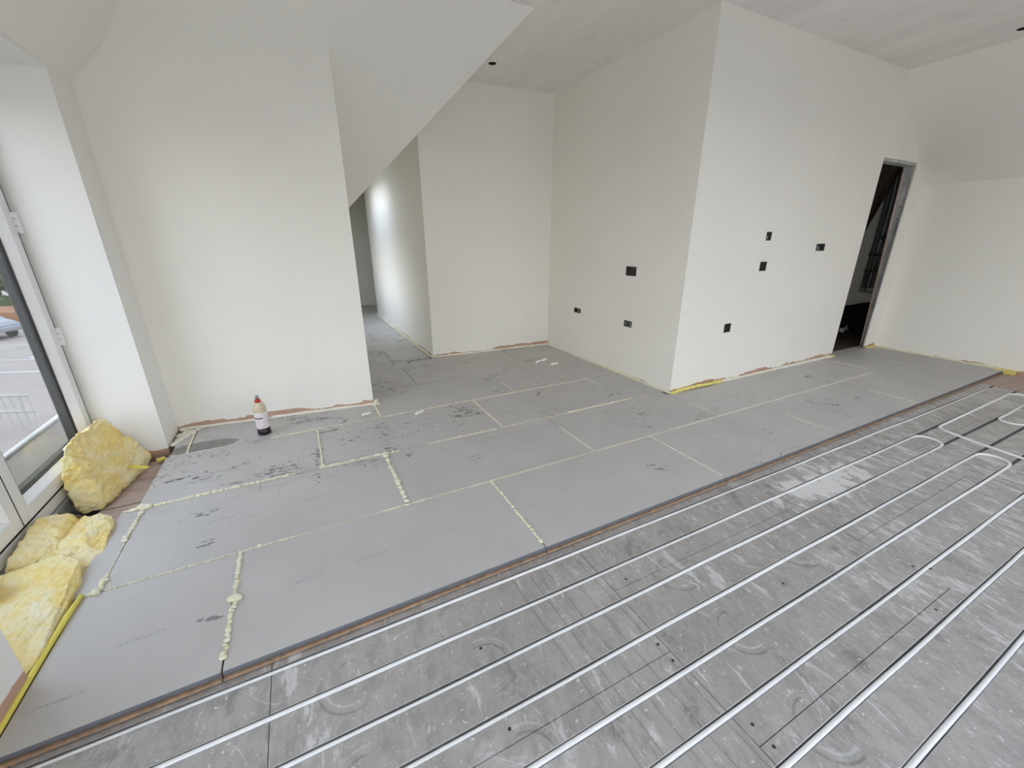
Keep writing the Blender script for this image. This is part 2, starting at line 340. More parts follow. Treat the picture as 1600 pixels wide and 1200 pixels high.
# foremost partition, its head cut by both slopes
pf=[(FW0.x,FW0.y,-.02),(FW1.x,FW1.y,-.02),(1.2,FW1.y,Qz(FW1.y)),(.026,fwy(.026),Qz(fwy(.026))),(-.15,fwy(-.15),2.137),(FW0.x,FW0.y,2.12)]
o=poly('wall_front',pf,M['wall_foot'],.10,None,(0,1,0)); struct(o)
# corridor: left side with its window, far end, right wall
wall_holes('wall_corridor_left',(1.2,2.213),(1.2,7.8),-.02,lambda u: max(Qz(2.213+u),Pz(1.2)),[(2.187,3.987,.50,1.40)],M['wall'],.12,(-1,0,0),(3.095-2.213,))
wall_holes('wall_corridor_end',(1.2,7.8),(4.0,7.8),-.02,lambda u: min(ZC,Pz(1.2+u)),[],M['wall'],.1,(0,1,0),(1.32,))
wall_holes('wall_corridor_right',(2.071,3.283),(2.03,6.65),-.02,lambda u: Pz(2.05),[],M['wall'],.10,(1,0,0))
wall_holes('wall_corridor_return',(2.03,6.65),(4.0,6.65),-.02,lambda u: min(ZC,Pz(2.03+u)),[],M['wall'],.10,(0,-1,0),(.49,))
wall_holes('wall_corridor_side',(4.0,6.65),(4.0,7.8),-.02,lambda u: ZC,[],M['wall'],.1,(1,0,0))
# back wall
L_=math.hypot(3.58-2.071,3.283-3.19)
wall_holes('wall_back',(2.071,3.283),(3.585,3.19),-.02,lambda u: min(ZC,Pz(2.071+u*(1.514/ math.hypot(1.514,.093)))),[],M['wall_foot'],.1,(0,1,0),(.4498,))
# projecting block: left face (x=3.59) and right face (y=1.14), socket holes cut right through the board
SOCK_L=[(1.695,1.835,.97,1.055),(1.69,1.80,.488,.548),(2.51,2.64,.502,.556)]     # y0,y1,z0,z1
SOCK_R=[(4.543,4.622,1.278,1.352),(4.533,4.632,1.016,1.098),(5.366,5.52,1.177,1.245),(4.183,4.277,.483,.565)]   # x0,x1,z0,z1
wall_holes('wall_block_left',(3.588,1.1525),(3.588,3.20),-.02,lambda u: ZC,[(a-1.1525,b-1.1525,c,d) for a,b,c,d in SOCK_L],M['wall'],.012,(1,0,0))
XS=6.205                                                                           # where the right slope starts
def rslope(x): return ZC-max(0,(x-XS)*.965)
wall_holes('wall_block_right',(3.588,1.14),(7.18,1.14),-.02,lambda u: rslope(3.588+u),[(a-3.588,b-3.588,c,d) for a,b,c,d in SOCK_R]+[(6.205-3.588,6.93-3.588,-.02,2.056)],M['wall_foot'],.012,(0,1,0),(XS-3.588,))
# right knee wall, wall behind the camera
wall_holes('wall_right',(7.18,1.14),(7.18,-4.6),-.06,lambda u: rslope(7.18),[],M['wall'],.1,(1,0,0))
wall_holes('wall_behind',(-.15,-3.4),(7.18,-3.4),-.06,lambda u: min(ZC,2.137+u,rslope(u-.15)),[(.35,3.55,.02,2.25),(3.65,5.75,.02,2.25)],M['wall'],.12,(0,-1,0),(.648,XS+.15))
# ceiling: flat part with two downlight cut-outs, and the slopes
HOLES=[(2.65,2.75,.036),(5.98,.37,.036)]
def ceiling_cells():
    mb=MB(); cells=[(.498,6.205,-4.6,-2.9),(.498,2.1,-2.9,-1.3),(4.7,6.205,-2.9,-1.3),(.498,6.205,-1.3,1.14),(.498,3.588,1.14,1.775),(2.52,3.588,1.775,3.3)]
    for (x0,x1,y0,y1) in cells:
        hs=[h for h in HOLES if x0<h[0]<x1 and y0<h[1]<y1]
        if not hs: mb.add([(x0,y0,ZC),(x1,y0,ZC),(x1,y1,ZC),(x0,y1,ZC)],[(0,1,2,3)]); continue
        hx,hy,r=hs[0]; q=.1
        for (a,b,c,d) in [(x0,x1,y0,hy-q),(x0,x1,hy+q,y1),(x0,hx-q,hy-q,hy+q),(hx+q,x1,hy-q,hy+q)]:
            mb.add([(a,c,ZC),(b,c,ZC),(b,d,ZC),(a,d,ZC)],[(0,1,2,3)])
        n=24; vs=[]
        for k in range(n):
            t=2*math.pi*k/n; cx,cy=math.cos(t),math.sin(t); m=max(abs(cx),abs(cy)); vs+=[(hx+cx/m*q,hy+cy/m*q,ZC),(hx+cx*r,hy+cy*r,ZC)]
        mb.add(vs,[(2*k,(2*k+2)%(2*n),(2*k+3)%(2*n),2*k+1) for k in range(n)])
    return mb
CE=struct(ceiling_cells().obj('ceiling',M['ceiling']))
for hx,hy,r in HOLES:
    c=MB(); n=24
    pr=[(r,ZC-.0005),(r,ZC+.012),(r+.02,ZC+.012),(r+.02,ZC+.12)]
    vs=[(hx+a*math.cos(2*math.pi*k/n),hy+a*math.sin(2*math.pi*k/n),z) for a,z in pr for k in range(n)]
    c.add(vs,[(i*n+k,i*n+(k+1)%n,(i+1)*n+(k+1)%n,(i+1)*n+k) for i in range(3) for k in range(n)]+[tuple(3*n+k for k in range(n))])
    c.tube([(hx-.02,hy,ZC+.11),(hx-.01,hy+.01,ZC+.03),(hx+.015,hy,ZC+.005),(hx+.02,hy-.01,ZC+.05)],.003,6)
    c.obj('downlight_cutout',M['dark'],CE)
struct(poly('ceiling',[(-.15,-4.6,2.137),(.498,-4.6,ZC),(.498,1.775,ZC),(.026,fwy(.026),Qz(fwy(.026))),(-.15,fwy(-.15),2.137)],M['slope'],.08,None,(-.7,0,.7)))
struct(poly('ceiling',[(.498,1.775,ZC),(2.52,1.775,ZC),(1.2,3.095,1.465),(1.2,FW1.y,Qz(FW1.y)),(.026,fwy(.026),Qz(fwy(.026)))],M['slope']))
pq=lambda x,y:(x,y,Pz(x))
for q_ in ([pq(2.52,1.775),pq(2.52,4.9),pq(1.1,4.9),pq(1.1,3.195)],[pq(2.52,6.0),pq(2.52,7.85),pq(1.1,7.85),pq(1.1,6.0)],[pq(1.42,4.9),pq(1.42,6.0),pq(1.1,6.0),pq(1.1,4.9)],[pq(2.52,4.9),pq(2.52,6.0),pq(1.80,6.0),pq(1.80,4.9)]):
    struct(poly('ceiling',q_,M['slope']))
g=MB(); n_=(-.12*.7071,0,.12*.7071); off=lambda p,k:(p[0]+n_[0]*k,p[1],p[2]+n_[2]*k)
hole=[pq(1.42,4.9),pq(1.80,4.9),pq(1.80,6.0),pq(1.42,6.0)]
for i in range(4):
    p,q2=hole[i],hole[(i+1)%4]; g.add([p,q2,off(q2,1),off(p,1)],[(0,1,2,3)])
RW2=struct(g.obj('window_6_added',M['upvc'])); g=MB(); g.add([off(p,.75) for p in hole]+[off(p,.80) for p in hole],[(0,1,2,3),(7,6,5,4),(0,4,5,1),(1,5,6,2),(2,6,7,3),(3,7,4,0)]); g.obj('glass_pane',M['glass'],RW2)  # unseen rooflight, added to brighten the corridor wall
struct(poly('ceiling',[(2.52,6.6,ZC),(4.05,6.6,ZC),(4.05,7.85,ZC),(2.52,7.85,ZC)],M['slope']))
struct(poly('ceiling',[(XS,-4.6,ZC),(7.20,-4.6,rslope(7.20)),(7.20,1.15,rslope(7.20)),(XS,1.15,ZC)],M['slope'],.08,None,(.7,0,.7)))

# ------------------------------------------------------------------ laid floor: grey boards
BW,BL,BT=.6,1.212,.016
def board(x0,x1,y0,y1,front=False,ytop=None):
    """grey board over a brown wood-fibre layer; top at z=0, joints 3 mm"""
    g=.003; cx,cy=(x0+x1)/2,(y0+y1)/2
    X0,X1,Y0,Y1=x0+g-cx,x1-g-cx,y0+(0 if front else g)-cy,y1-g-cy
    key=(round(X1-X0,4),round(Y1-Y0,4),front)
    mb=MB()
    if ytop: 
        a,b=ytop[0]-cy,ytop[1]-cy
        mb.add([(X0,Y0,-BT),(X1,Y0,-BT),(X1,b,-BT),(X0,a,-BT),(X0,Y0,0),(X1,Y0,0),(X1,b,0),(X0,a,0)],[(3,2,1,0),(4,5,6,7),(0,1,5,4),(1,2,6,5),(2,3,7,6),(3,0,4,7)])
    elif front:
        mb.box(X0,X1,Y0+.004,Y1,-BT+.002,0); mb.f.pop(2); mb.m.pop(2)
        n=len(mb.v); mb.v+=[(X0,Y0+.004,0),(X1,Y0+.004,0),(X1,Y0,-.005),(X0,Y0,-.005),(X1,Y0,-BT+.002),(X0,Y0,-BT+.002),(X1,Y0+.004,-BT+.002),(X0,Y0+.004,-BT+.002)]
        mb.f+=[(n,n+3,n+2,n+1),(n+3,n+5,n+4,n+2),(n+5,n+7,n+6,n+4)]; mb.m+=[1,1,1]
    else: mb.box(X0,X1,Y0,Y1,-BT,0)
    if key in CACHE and not ytop:
        o=bpy.data.objects.new('floor_board',CACHE[key].data); o.location=(cx,cy,0); link(o,FLOOR)
    else:
        o=mb.obj('floor_board',[M['board'],M['board_edge']],FLOOR,False,(cx,cy,0))
        if not ytop: CACHE[key]=o
    if front:
        u=MB(); u.box(X0,X1,-.0075+Y0,-.0075+Y0+.1,-.0295,-.0195); u.obj('wood_fibre_edge',M['fibre'],o)
        u=MB(); u.box(X0,X1,Y0+.007,Y0+.08,-.0195,-BT+.002); u.box(X0,X1,Y0+.012,Y0+.08,-.0350,-.0295); u.obj('rebate_shade_strip',M['dark'],o)  # dark strips stand in for the shade in rebate and gap
    return o
CACHE={}
def row(y0,y1,x0,x1,off,front=False):
    xs=[x0]+[off+BL*k for k in range(-3,9) if x0+.02<off+BL*k<x1-.02]+[x1]
    for a,b in zip(xs[:-1],xs[1:]): board(a,b,y0,y1,front)
row(0,.6,-.142,7.17,.381,True)
row(.6,1.2-.07,-.188,7.17,-.093) if False else None
xs=[-.188,-.093,1.119,2.331,3.543]
for a,b in zip(xs[:-1],xs[1:]): board(a,b,.6,1.2)
for a,b in ((3.543,4.755),(4.755,5.967),(5.967,7.17)): board(a,b,.6,1.135)
for a,b in ((-.128,.752),(.752,1.964),(1.964,3.176),(3.176,3.583)): board(a,b,1.2,1.8)
board(-.112,-.02,1.8,2.25,ytop=(fwy(-.112)-.004,fwy(-.02)-.004)); board(-.02,1.2,1.8,2.2,ytop=(fwy(-.02)-.004,fwy(1.2)-.004))
board(1.2,2.385,1.8,2.4); board(2.385,3.583,1.8,2.4)
board(1.205,1.65,2.4,3.0); board(1.65,2.885,2.4,3.0); board(2.885,3.583,2.4,3.0)
board(1.205,1.76,3.0,3.28); board(1.76,2.92,3.0,3.24); board(2.92,3.583,3.0,3.18)
for i in range(8):
    y0=3.28+.6*i; y1=min(y0+.6,7.795)
    if y0>=7.79: break
    if i%2: board(1.205,2.03,y0,y1)
    else: board(1.205,1.6,y0,y1); board(1.6,2.03,y0,y1)
board(2.03,3.24,6.68,7.24); board(2.03,3.24,7.24,7.79)
board(6.26,7.05,1.14,1.235)                                    # tongue into the doorway
# faint rows of print along the boards (too worn to read): short strokes
def printed(px,py,n=11,rot=.02):
    mb=MB(); r=random.Random(int(px*1000+py*77))
    for k in range(n):
        if r.random()<.08: continue
        x=px+k*.0125; h=.0115*(1 if r.random()<.8 else .75)
        yb=py+rot*(x-px)
        mb.add([(x,yb,.0003),(x+.0035,yb,.0003),(x+.0035,yb+h,.0003),(x,yb+h,.0003)],[(0,1,2,3)])
        if r.random()<.75: 
            yy=yb+r.choice((0,h*.42,h-.003)); mb.add([(x,yy,.0004),(x+.009,yy,.0004),(x+.009,yy+.0028,.0004),(x,yy+.003,.0004)],[(0,1,2,3)])
        if r.random()<.5: mb.add([(x+.0068,yb,.0003),(x+.0095,yb,.0003),(x+.0095,yb+h,.0003),(x+.0068,yb+h,.0003)],[(0,1,2,3)])
    mb.obj('printed_mark',M['print'],FLOOR)
for px,py in ((.56,.29),(.83,.30),(1.14,.31),(.05,.27),(1.86,.33),(2.2,.34),(-.12,.12),(.30,.86),(.63,.88),(1.55,.90),(1.9,.92),(2.6,.93),(.2,.40+.5),(3.1,.34),(1.40,1.50),(2.2,1.52)): printed(px,py)

# ------------------------------------------------------------------ foil-faced heating panels with grooves
SH=-.009                                    # the whole panel field is laid a little askew
GY=[-.036-.1512*k for k in range(12)]       # groove centre lines at x=0
ZT=-.035
def panel(x0,x1,y0,y1):
    g=.0012; X0,X1,Y0,Y1=x0+g,x1-g,y0+g,y1-g; hw,dp=.0100,.0145
    prof=[(Y0,0,0)]
    for gy in sorted(GY):
        if Y0+.02<gy<Y1-.02: prof+=[(gy-hw,0,0),(gy-hw*.85,-dp*.6,1),(gy-hw*.4,-dp,1),(gy+hw*.4,-dp,1),(gy+hw*.85,-dp*.6,1),(gy+hw,.0012,1),(gy+hw+.003,0,2)]
    prof.append((Y1,0,0))
    mb=MB(); n=len(prof)
    for x in (X0,X1): mb.v+=[(x-X0,y-Y0+SH*x,ZT+z) for y,z,_ in prof]+[(x-X0,Y1-Y0+SH*x,ZT-.024),(x-X0,SH*x,ZT-.024)]
    T=n+2
    for i in range(n-1):
        m=prof[i+1][2]
        mb.f.append((i,i+T,i+1+T,i+1)); mb.m.append(m)
    mb.f+=[(n-1,n-1+T,n+T,n),(n,n+T,n+1+T,n+1),(n+1,n+1+T,T,0),tuple(range(T)),tuple(range(2*T-1,T-1,-1))]; mb.m+=[0]*5
    mb.obj('foil_panel',[M['foil'],M['groove'],M['lip']],FLOOR,False,(X0,Y0,0))
cols=[(-.147,.516,0),(.516,1.729,0),(1.729,2.934,1),(2.934,4.139,0),(4.139,5.344,1),(5.344,6.52,0)]
for x0,x1,k in cols:
    ys=[.06,-.285,-.885,-1.485,-1.8] if k else [.06,-.57,-1.17,-1.8]
    for b,a in zip(ys[:-1],ys[1:]): panel(x0,x1,a,b)
for x0,x1,k in cols:                                             # plain rows behind the camera
    mb=MB(); mb.box(x0+.001,x1-.001,-4.6,-1.82+SH*x0,ZT-.024,ZT); mb.obj('foil_panel',M['foil'],FLOOR)
mb=MB(); mb.box(6.525,7.178,-4.6,.02,ZT-.024,ZT+.002); mb.obj('deck_board',M['deck'],FLOOR)

# screw holes punched in the foil
for (hx,hy) in ((1.156,-.277),(1.133,-.542),(1.709,-.548),(1.71,-.613),(1.765,-.856),(1.765,-.918),(1.81,-.275),(2.364,-.589),(2.95,-.79),(3.0,-.83),(2.75,-.93)):
    mb=MB(); n=10; mb.add([(hx+.0055*math.cos(2*math.pi*k/n),hy+.0055*math.sin(2*math.pi*k/n),ZT+.0006) for k in range(n)],[tuple(range(n))]); mb.obj('screw_hole',M['dark'],FLOOR)

# ------------------------------------------------------------------ heating pipes (lie in the grooves)
PZ=ZT-.0055
def run(y0,xa,xb,seed):
    r=random.Random(seed); n=int(abs(xb-xa)/.11)+2; pts=[]
    ph=[r.uniform(0,6) for _ in range(3)]
    for i in range(n):
        x=xa+(xb-xa)*i/(n-1)
        w=.0011*math.sin(x*3.1+ph[0])+.0009*math.sin(x*7.7+ph[1])
        pts.append((x,y0+SH*x+w-.0012,PZ+.0016*math.sin(x*2.3+ph[2])))
    return pts
def pipe(pts,label,r=.0082):
    mb=MB(); mb.tube(pts,r,10); o=mb.obj('heating_pipe',M['pipe'],None,True)
    return tag(o,label,'pipe','underfloor heating pipes')
def ubend(x,ya,yb,side=1,n=9):
    c=(ya+yb)/2; r=abs(ya-yb)/2
    return [(x+side*r*math.sin(math.pi*i/n)*1.0, c+r*math.cos(math.pi*i/n)*(1 if ya>yb else -1), ZT+.001) for i in range(1,n)]
pipe(run(GY[0],-.13,6.41,1),'white heating pipe run nearest the raised grey boards')
a=run(GY[1],-.13,4.47,2); b=run(GY[2],-.13,4.47,3)[::-1]
pipe(a+ubend(4.50,a[-1][1],b[0][1])+b,'white pipe loop, second and third runs from the grey boards, turning back far off')
a=run(GY[3],-.13,4.50,4); b=run(GY[4],-.13,4.50,5)[::-1]
pipe(a+ubend(4.53,a[-1][1],b[0][1])+b,'white pipe loop, fourth and fifth runs from the grey boards, turning back far off')
for k,t in ((5,'sixth'),(6,'seventh'),(7,'eighth, nearest the camera')):
    pipe(run(GY[k],-.13,4.35,6+k),'straight white pipe, the %s run counted from the grey boards'%t)
q=lambda x,y:(x,y,ZT+.002)
arc=lambda cx,cy,r,a0,a1,n=7:[q(cx+r*math.cos(a0+(a1-a0)*i/n),cy+r*math.sin(a0+(a1-a0)*i/n)) for i in range(n+1)]
yy=-.242
pipe([q(6.42,-1.7),q(6.41,-1.0)]+[q(6.40,-.42)]+arc(6.30,yy-.09,.09,0,H)+[q(5.8,yy),q(5.3,yy)]+arc(4.90,yy-.09,.09,H,2*H)+[q(4.77,-.45),q(4.72,-.70),q(4.70,-1.0),q(4.68,-1.7)],
     'white pipe bent round near the far right, crossing the foil panels')
pipe([q(6.15,-.389),q(5.8,-.394)]+arc(5.49,-.459,.065,H,3*H)+[q(5.8,-.527),q(6.15,-.53)],'short white pipe loop at the right edge, open to the right')

# ------------------------------------------------------------------ expanding-foam beads in the joints
_b=bmesh.new(); bmesh.ops.create_icosphere(_b,subdivisions=2,radius=1); ICO2=([v.co.copy() for v in _b.verts],[[v.index for v in f.verts] for f in _b.faces]); _b.free()
_b=bmesh.new(); bmesh.ops.create_icosphere(_b,subdivisions=1,radius=1); ICO1=([v.co.copy() for v in _b.verts],[[v.index for v in f.verts] for f in _b.faces]); _b.free()
def blob(mb,p,rx,ry,rz,seed,ico=ICO1):
    vs=[]
    for v in ico[0]:
        k=1+.28*noise.noise(v*1.6+Vector((seed*3.7,seed*1.3,0))); vs.append((p[0]+v.x*rx*k,p[1]+v.y*ry*k,p[2]+v.z*rz*k))
    mb.add(vs,ico[1])
def bead(p0,p1,r,cov,mat='foam',seed=0,bursts=(),zb=0,wob=.3):
    """r radius, cov share of the joint filled, bursts = (t, gain) fat spots"""
    p0=Vector(p0); p1=Vector(p1); L=(p1-p0).length; d=(p1-p0)/L; nrm=Vector((-d.y,d.x)); rr=random.Random(seed); mb=MB(); SC=1.0 if p0.x<1.3 and p0.y<1.25 else .72
    cov=min(.99,cov*1.12+.06)
    n=max(2,int(L/.03)); seg=[]
    s=0
    while s<L:
        tt=s/L; gate=noise.noise(Vector((s*2.1+seed*5,seed*2.3,.5)))*.5+.5
        fat=1+sum(g*math.exp(-((tt-t0)/.035)**2) for t0,g in bursts)
        if gate<cov or fat>1.5:
            q_=r*SC*(.55+.7*rr.random())*fat*(.8+.5*gate); p=p0+d*s+nrm*rr.uniform(-1,1)*r*wob
            blob(mb,(p.x,p.y,zb+q_*.45),q_*(.9+.6*rr.random()),q_*(.9+.3*rr.random()),q_*.75,rr.random()*40,ICO2 if r>.006 else ICO1)
            s+=q_*(1.15+1.0*rr.random()); seg.append(s)
        else: s+=r*1.3
    if mb.v: return mb.obj('foam_bead',M[mat],FLOOR,True)
bead((-.13,.6),(.38,.6),.0045,.62,seed=1,bursts=((.07,2.2),)); bead((.38,.6),(.60,.6),.005,.9,seed=2,bursts=((.35,1.4),)); bead((.6,.6),(1.0,.6),.0028,.85,seed=3)
bead((1.0,.6),(1.22,.6),.006,.9,seed=4); bead((1.22,.6),(1.62,.6),.0034,.55,seed=5); bead((1.5,.6),(1.95,.6),.0055,.75,seed=6)
bead((1.95,.6),(3.05,.6),.005,.55,seed=7); bead((3.05,.6),(3.9,.6),.006,.75,'foam_white',seed=8); bead((3.9,.6),(5.9,.6),.006,.55,'foam_white',seed=9)
bead((-.17,1.2),(.60,1.2),.0075,.85,seed=10,bursts=((.1,1),)); bead((.74,1.2),(1.20,1.2),.0085,.95,seed=11); bead((1.2,1.2),(1.55,1.2),.006,.6,seed=12); bead((1.55,1.2),(1.92,1.2),.0075,.8,seed=13)
bead((1.95,1.2),(2.55,1.2),.0055,.65,seed=14); bead((2.55,1.2),(3.2,1.2),.009,.8,seed=15); bead((3.25,1.2),(3.56,1.2),.005,.4,seed=16)
bead((.46,1.8),(.8,1.8),.008,.9,seed=17); bead((.8,1.8),(1.2,1.8),.006,.6,seed=18,bursts=((.55,1),)); bead((1.22,1.8),(1.9,1.8),.0065,.7,seed=19); bead((1.9,1.8),(2.5,1.8),.0065,.55,seed=20); bead((2.5,1.8),(3.2,1.8),.0065,.75,seed=21)
bead((-.10,1.8),(.26,1.8),.004,.8,'foam_white',seed=22)
bead((-.02,1.8),(-.035,2.20),.008,.95,seed=23)
bead((.381,.585),(.386,.30),.0075,.97,seed=24,bursts=((.95,.8),)); bead((.386,.30),(.381,.045),.0088,.99,seed=25,bursts=((.1,.6),(.05,.7)),wob=.5)
bead((1.593,.59),(1.593,.03),.008,.97,seed=26); bead((2.805,.6),(2.805,.02),.006,.72,'foam_white',seed=27)
bead((4.017,.6),(4.017,.05),.005,.5,'foam_white',seed=28); bead((5.229,.6),(5.229,.02),.0055,.55,'foam_white',seed=29)
bead((-.093,1.2),(-.10,.93),.0075,.95,seed=30,bursts=((.02,.7),(.95,1.4))); bead((-.095,.93),(-.093,.70),.0028,.9,seed=31); bead((-.093,.70),(-.093,.605),.009,.95,seed=32,bursts=((.9,.6),))
bead((1.119,1.19),(1.119,.61),.009,.97,seed=33,bursts=((.02,1.0),(.55,.9),(.62,.8))); bead((2.331,1.2),(2.331,.61),.006,.5,'foam_white',seed=34)
bead((3.543,1.12),(3.543,.61),.005,.45,'foam_white',seed=35); bead((4.755,1.1),(4.755,.62),.006,.5,'foam_white',seed=36); bead((5.967,1.12),(5.967,.62),.006,.45,'foam_white',seed=37)
bead((.752,1.8),(.752,1.21),.0065,.85,seed=38,bursts=((.97,1.1),)); bead((1.964,1.79),(1.964,1.22),.0075,.62,seed=39); bead((3.176,1.79),(3.176,1.22),.006,.45,'foam_white',seed=40)
bead((1.2,2.10),(1.2,1.81),.008,.95,seed=41); bead((2.385,2.39),(2.385,1.82),.006,.4,seed=42); bead((2.885,2.98),(2.885,2.42),.006,.4,'foam_white',seed=43)
def foot(p0,p1,r,mat,seed,zb=.004):       # continuous foam fillet along a wall foot
    p0=Vector((*p0,0)); p1=Vector((*p1,0)); L=(p1-p0).length; n=int(L/.035)+2; pts=[];rad=[]
    for i in range(n):
        t=i/(n-1); k=noise.noise(Vector((t*L*6+seed*3,seed,0))); pts.append(p0.lerp(p1,t)+Vector((0,0,zb+k*.004))); rad.append(r*(1+.45*k))
    mb=MB(); mb.tube(pts,rad,8); rr=random.Random(seed)
    for i in range(int(L/.06)):
        p=p0.lerp(p1,rr.random()); q_=r*rr.uniform(.5,.95); blob(mb,(p.x+rr.uniform(-.5,.5)*r,p.y-rr.uniform(0,.9)*r,zb),q_*1.4,q_*1.2,q_*.7,rr.random()*30)
    return mb.obj('foam_bead',M[mat],FLOOR,True)
foot((-.14,fwy(-.14)-.008),(.45,fwy(.45)-.008),.011,'foam_white',50); foot((.45,fwy(.45)-.006),(.85,fwy(.85)-.006),.014,'foam_white',51); foot((.85,fwy(.85)-.006),(1.22,fwy(1.22)-.004),.012,'foam_white',52)
mb=MB()
for i in range(34):                       # untidy foam in the corner by the French door
    t=rnd.random(); x=-.125+.13*rnd.random()*t; y=1.97+.27*t; blob(mb,(x,y,.004),.016,.016,.010,i*1.7,ICO2)
mb.obj('foam_bead',M['foam_white'],FLOOR,True)
mb=MB()
for i in range(12): blob(mb,(1.205+rnd.uniform(-.01,.035),2.095+rnd.uniform(-.02,.04),rnd.uniform(0,.03)),.013,.013,.011,i*2.3,ICO2)
mb.obj('foam_bead',M['foam_white'],FLOOR,True)
foot((2.06,3.275),(2.9,3.222),.014,'foam_white',53); foot((2.9,3.222),(3.575,3.183),.015,'foam_white',54)
foot((2.052,3.27),(2.04,4.1),.015,'foam',55); foot((2.04,4.1),(2.03,5.2),.017,'foam',56); foot((2.03,5.2),(2.02,6.66),.02,'foam_white',57)
foot((3.578,3.17),(3.578,2.2),.014,'foam_white',58); foot((3.578,2.2),(3.576,1.5),.015,'foam',59); foot((3.576,1.5),(3.58,1.13),.011,'foam_white',60)
foot((4.2,1.128),(5.2,1.128),.013,'foam_white',61); foot((5.2,1.128),(6.12,1.128),.019,'foam_white',62); foot((6.05,1.125),(6.22,1.125),.018,'foam_yellow',63)
foot((7.168,1.12),(7.168,.55),.013,'foam',64); foot((7.168,.55),(7.165,.03),.014,'foam',65); foot((6.97,1.13),(7.16,1.125),.013,'foam_yellow',66)
mb=MB()
for i in range(9):
    t=i/8; blob(mb,(3.62+.60*t,1.118+.006*math.sin(i),.010+.012*(1-abs(2*t-1))),.05,.018,.016,i*3.1,ICO2)
mb.obj('foam_bead',M['foam_yellow'],FLOOR,True)

# ------------------------------------------------------------------ French door
DX=-.463
D=empty('door_1',(DX,1.1,-.03)); struct(D)
def dpart(name,boxes,mat,parent,b=.003):
    mb=MB()
    for bx in boxes: mb.bbox(*bx,b)
    o=mb.obj(name,mat,None); o.parent=parent; o.matrix_parent_inverse=Matrix.Translation(-Vector(D.location)) if parent is D else parent_inv(parent)
    return o
def parent_inv(p):
    m=Matrix.Identity(4); q_=p
    while q_ is not None: m=Matrix.Translation(-q_.location)@m; q_=q_.parent
    return Matrix.Translation(-Vector(D.location))
dpart('door_frame',[(DX-.07,DX-.012,1.945,1.97,-.02,2.107),(DX-.07,DX-.012,.25,.275,-.02,2.107),(DX-.07,DX-.012,.25,1.97,2.08,2.107)],M['upvc'],D)
dpart('threshold',[(DX-.07,DX-.005,.25,1.97,.03,.085)],M['upvc'],D)
dpart('threshold_plate',[(DX-.055,DX+.012,.25,1.97,-.035,.028)],M['alu'],D)
def leaf(y0,y1):
    z0,z1=.098,2.072; st=.065
    L=MB(); X0,X1=DX-.040,DX+.0
    for bx in [(X0,X1,y0,y0+st,z0,z1),(X0,X1,y1-st,y1,z0,z1),(X0,X1,y0+st,y1-st,z0,z0+st),(X0,X1,y0+st,y1-st,z1-st,z1)]: L.bbox(*bx,.003)
    lf=L.obj('door_leaf',M['upvc'],D); lf.matrix_parent_inverse=Matrix.Translation(-Vector(D.location))
    def sub(name,boxes,mat,b=.002):
        o=dpart(name,boxes,mat,lf,b); o.matrix_parent_inverse=Matrix.Identity(4); o.location=(0,0,0); return o
    iy0,iy1,iz0,iz1=y0+st,y1-st,z0+st,z1-st
    # sloping white bead round the glass
    w=.028; mb=MB()
    for (a,b_) in (((iy0,iz0),(iy1,iz0)),((iy1,iz0),(iy1,iz1)),((iy1,iz1),(iy0,iz1)),((iy0,iz1),(iy0,iz0))):
        def inn(p): return (p[0]+(w if p[0]==iy0 else -w), p[1]+(w if p[1]==iz0 else -w))
        ia,ib=inn(a),inn(b_)
        mb.add([(DX,a[0],a[1]),(DX,b_[0],b_[1]),(DX-.034,ib[0],ib[1]),(DX-.034,ia[0],ia[1])],[(0,1,2,3)])
    o=mb.obj('glazing_bead',M['upvc'],lf)
    ga=.006
    mb=MB()
    for bx in [(DX-.041,DX-.034,iy0+w-ga,iy0+w+ga,iz0,iz1),(DX-.041,DX-.034,iy1-w-ga,iy1-w+ga,iz0,iz1),(DX-.041,DX-.034,iy0,iy1,iz0+w-ga,iz0+w+ga),(DX-.041,DX-.034,iy0,iy1,iz1-w-ga,iz1-w+ga)]: mb.box(*bx)
    mb.obj('rubber_gasket',M['gasket'],lf)
    mb=MB(); mb.box(DX-.043,DX-.038,iy0+.005,iy1-.005,iz0+.005,iz1-.005); mb.obj('glass_pane',M['glass'],lf)
    mb=MB(); e=.012
    for bx in [(DX-.085,DX-.045,y0+e,iy0+w+.012,z0,z1),(DX-.085,DX-.045,iy1-w-.012,y1-e,z0,z1),(DX-.085,DX-.045,iy0,iy1,z0,iz0+w+.012),(DX-.085,DX-.045,iy0,iy1,iz1-w-.012,z1)]: mb.bbox(*bx,.006)
    mb.obj('outer_profile',M['anthracite'],lf)
    return lf
leaf(1.0985,1.952); leaf(.268,1.0935)
mb=MB(); mb.box(DX-.020,DX-.0005,1.9525,1.9572,.1,2.07); mb.box(DX-.018,DX-.0005,1.0938,1.0983,.1,2.07); mb.box(DX-.018,DX-.004,.27,1.95,.087,.096)
o=mb.obj('seal_gap',M['gasket'],D); o.matrix_parent_inverse=Matrix.Translation(-Vector(D.location))
for hz in (1.39,.79,1.85):
    mb=MB(); mb.bbox(DX-.01,DX+.018,1.940,1.966,hz-.05,hz-.017,.004); mb.bbox(DX-.01,DX+.018,1.940,1.966,hz-.015,hz+.018,.004); mb.bbox(DX-.01,DX+.018,1.940,1.966,hz+.02,hz+.05,.004)
    mb.tube([(DX+.012,1.957,hz-.052),(DX+.012,1.957,hz+.052)],.009,10)
    o=mb.obj('hinge',M['upvc'],D); o.matrix_parent_inverse=Matrix.Translation(-Vector(D.location))
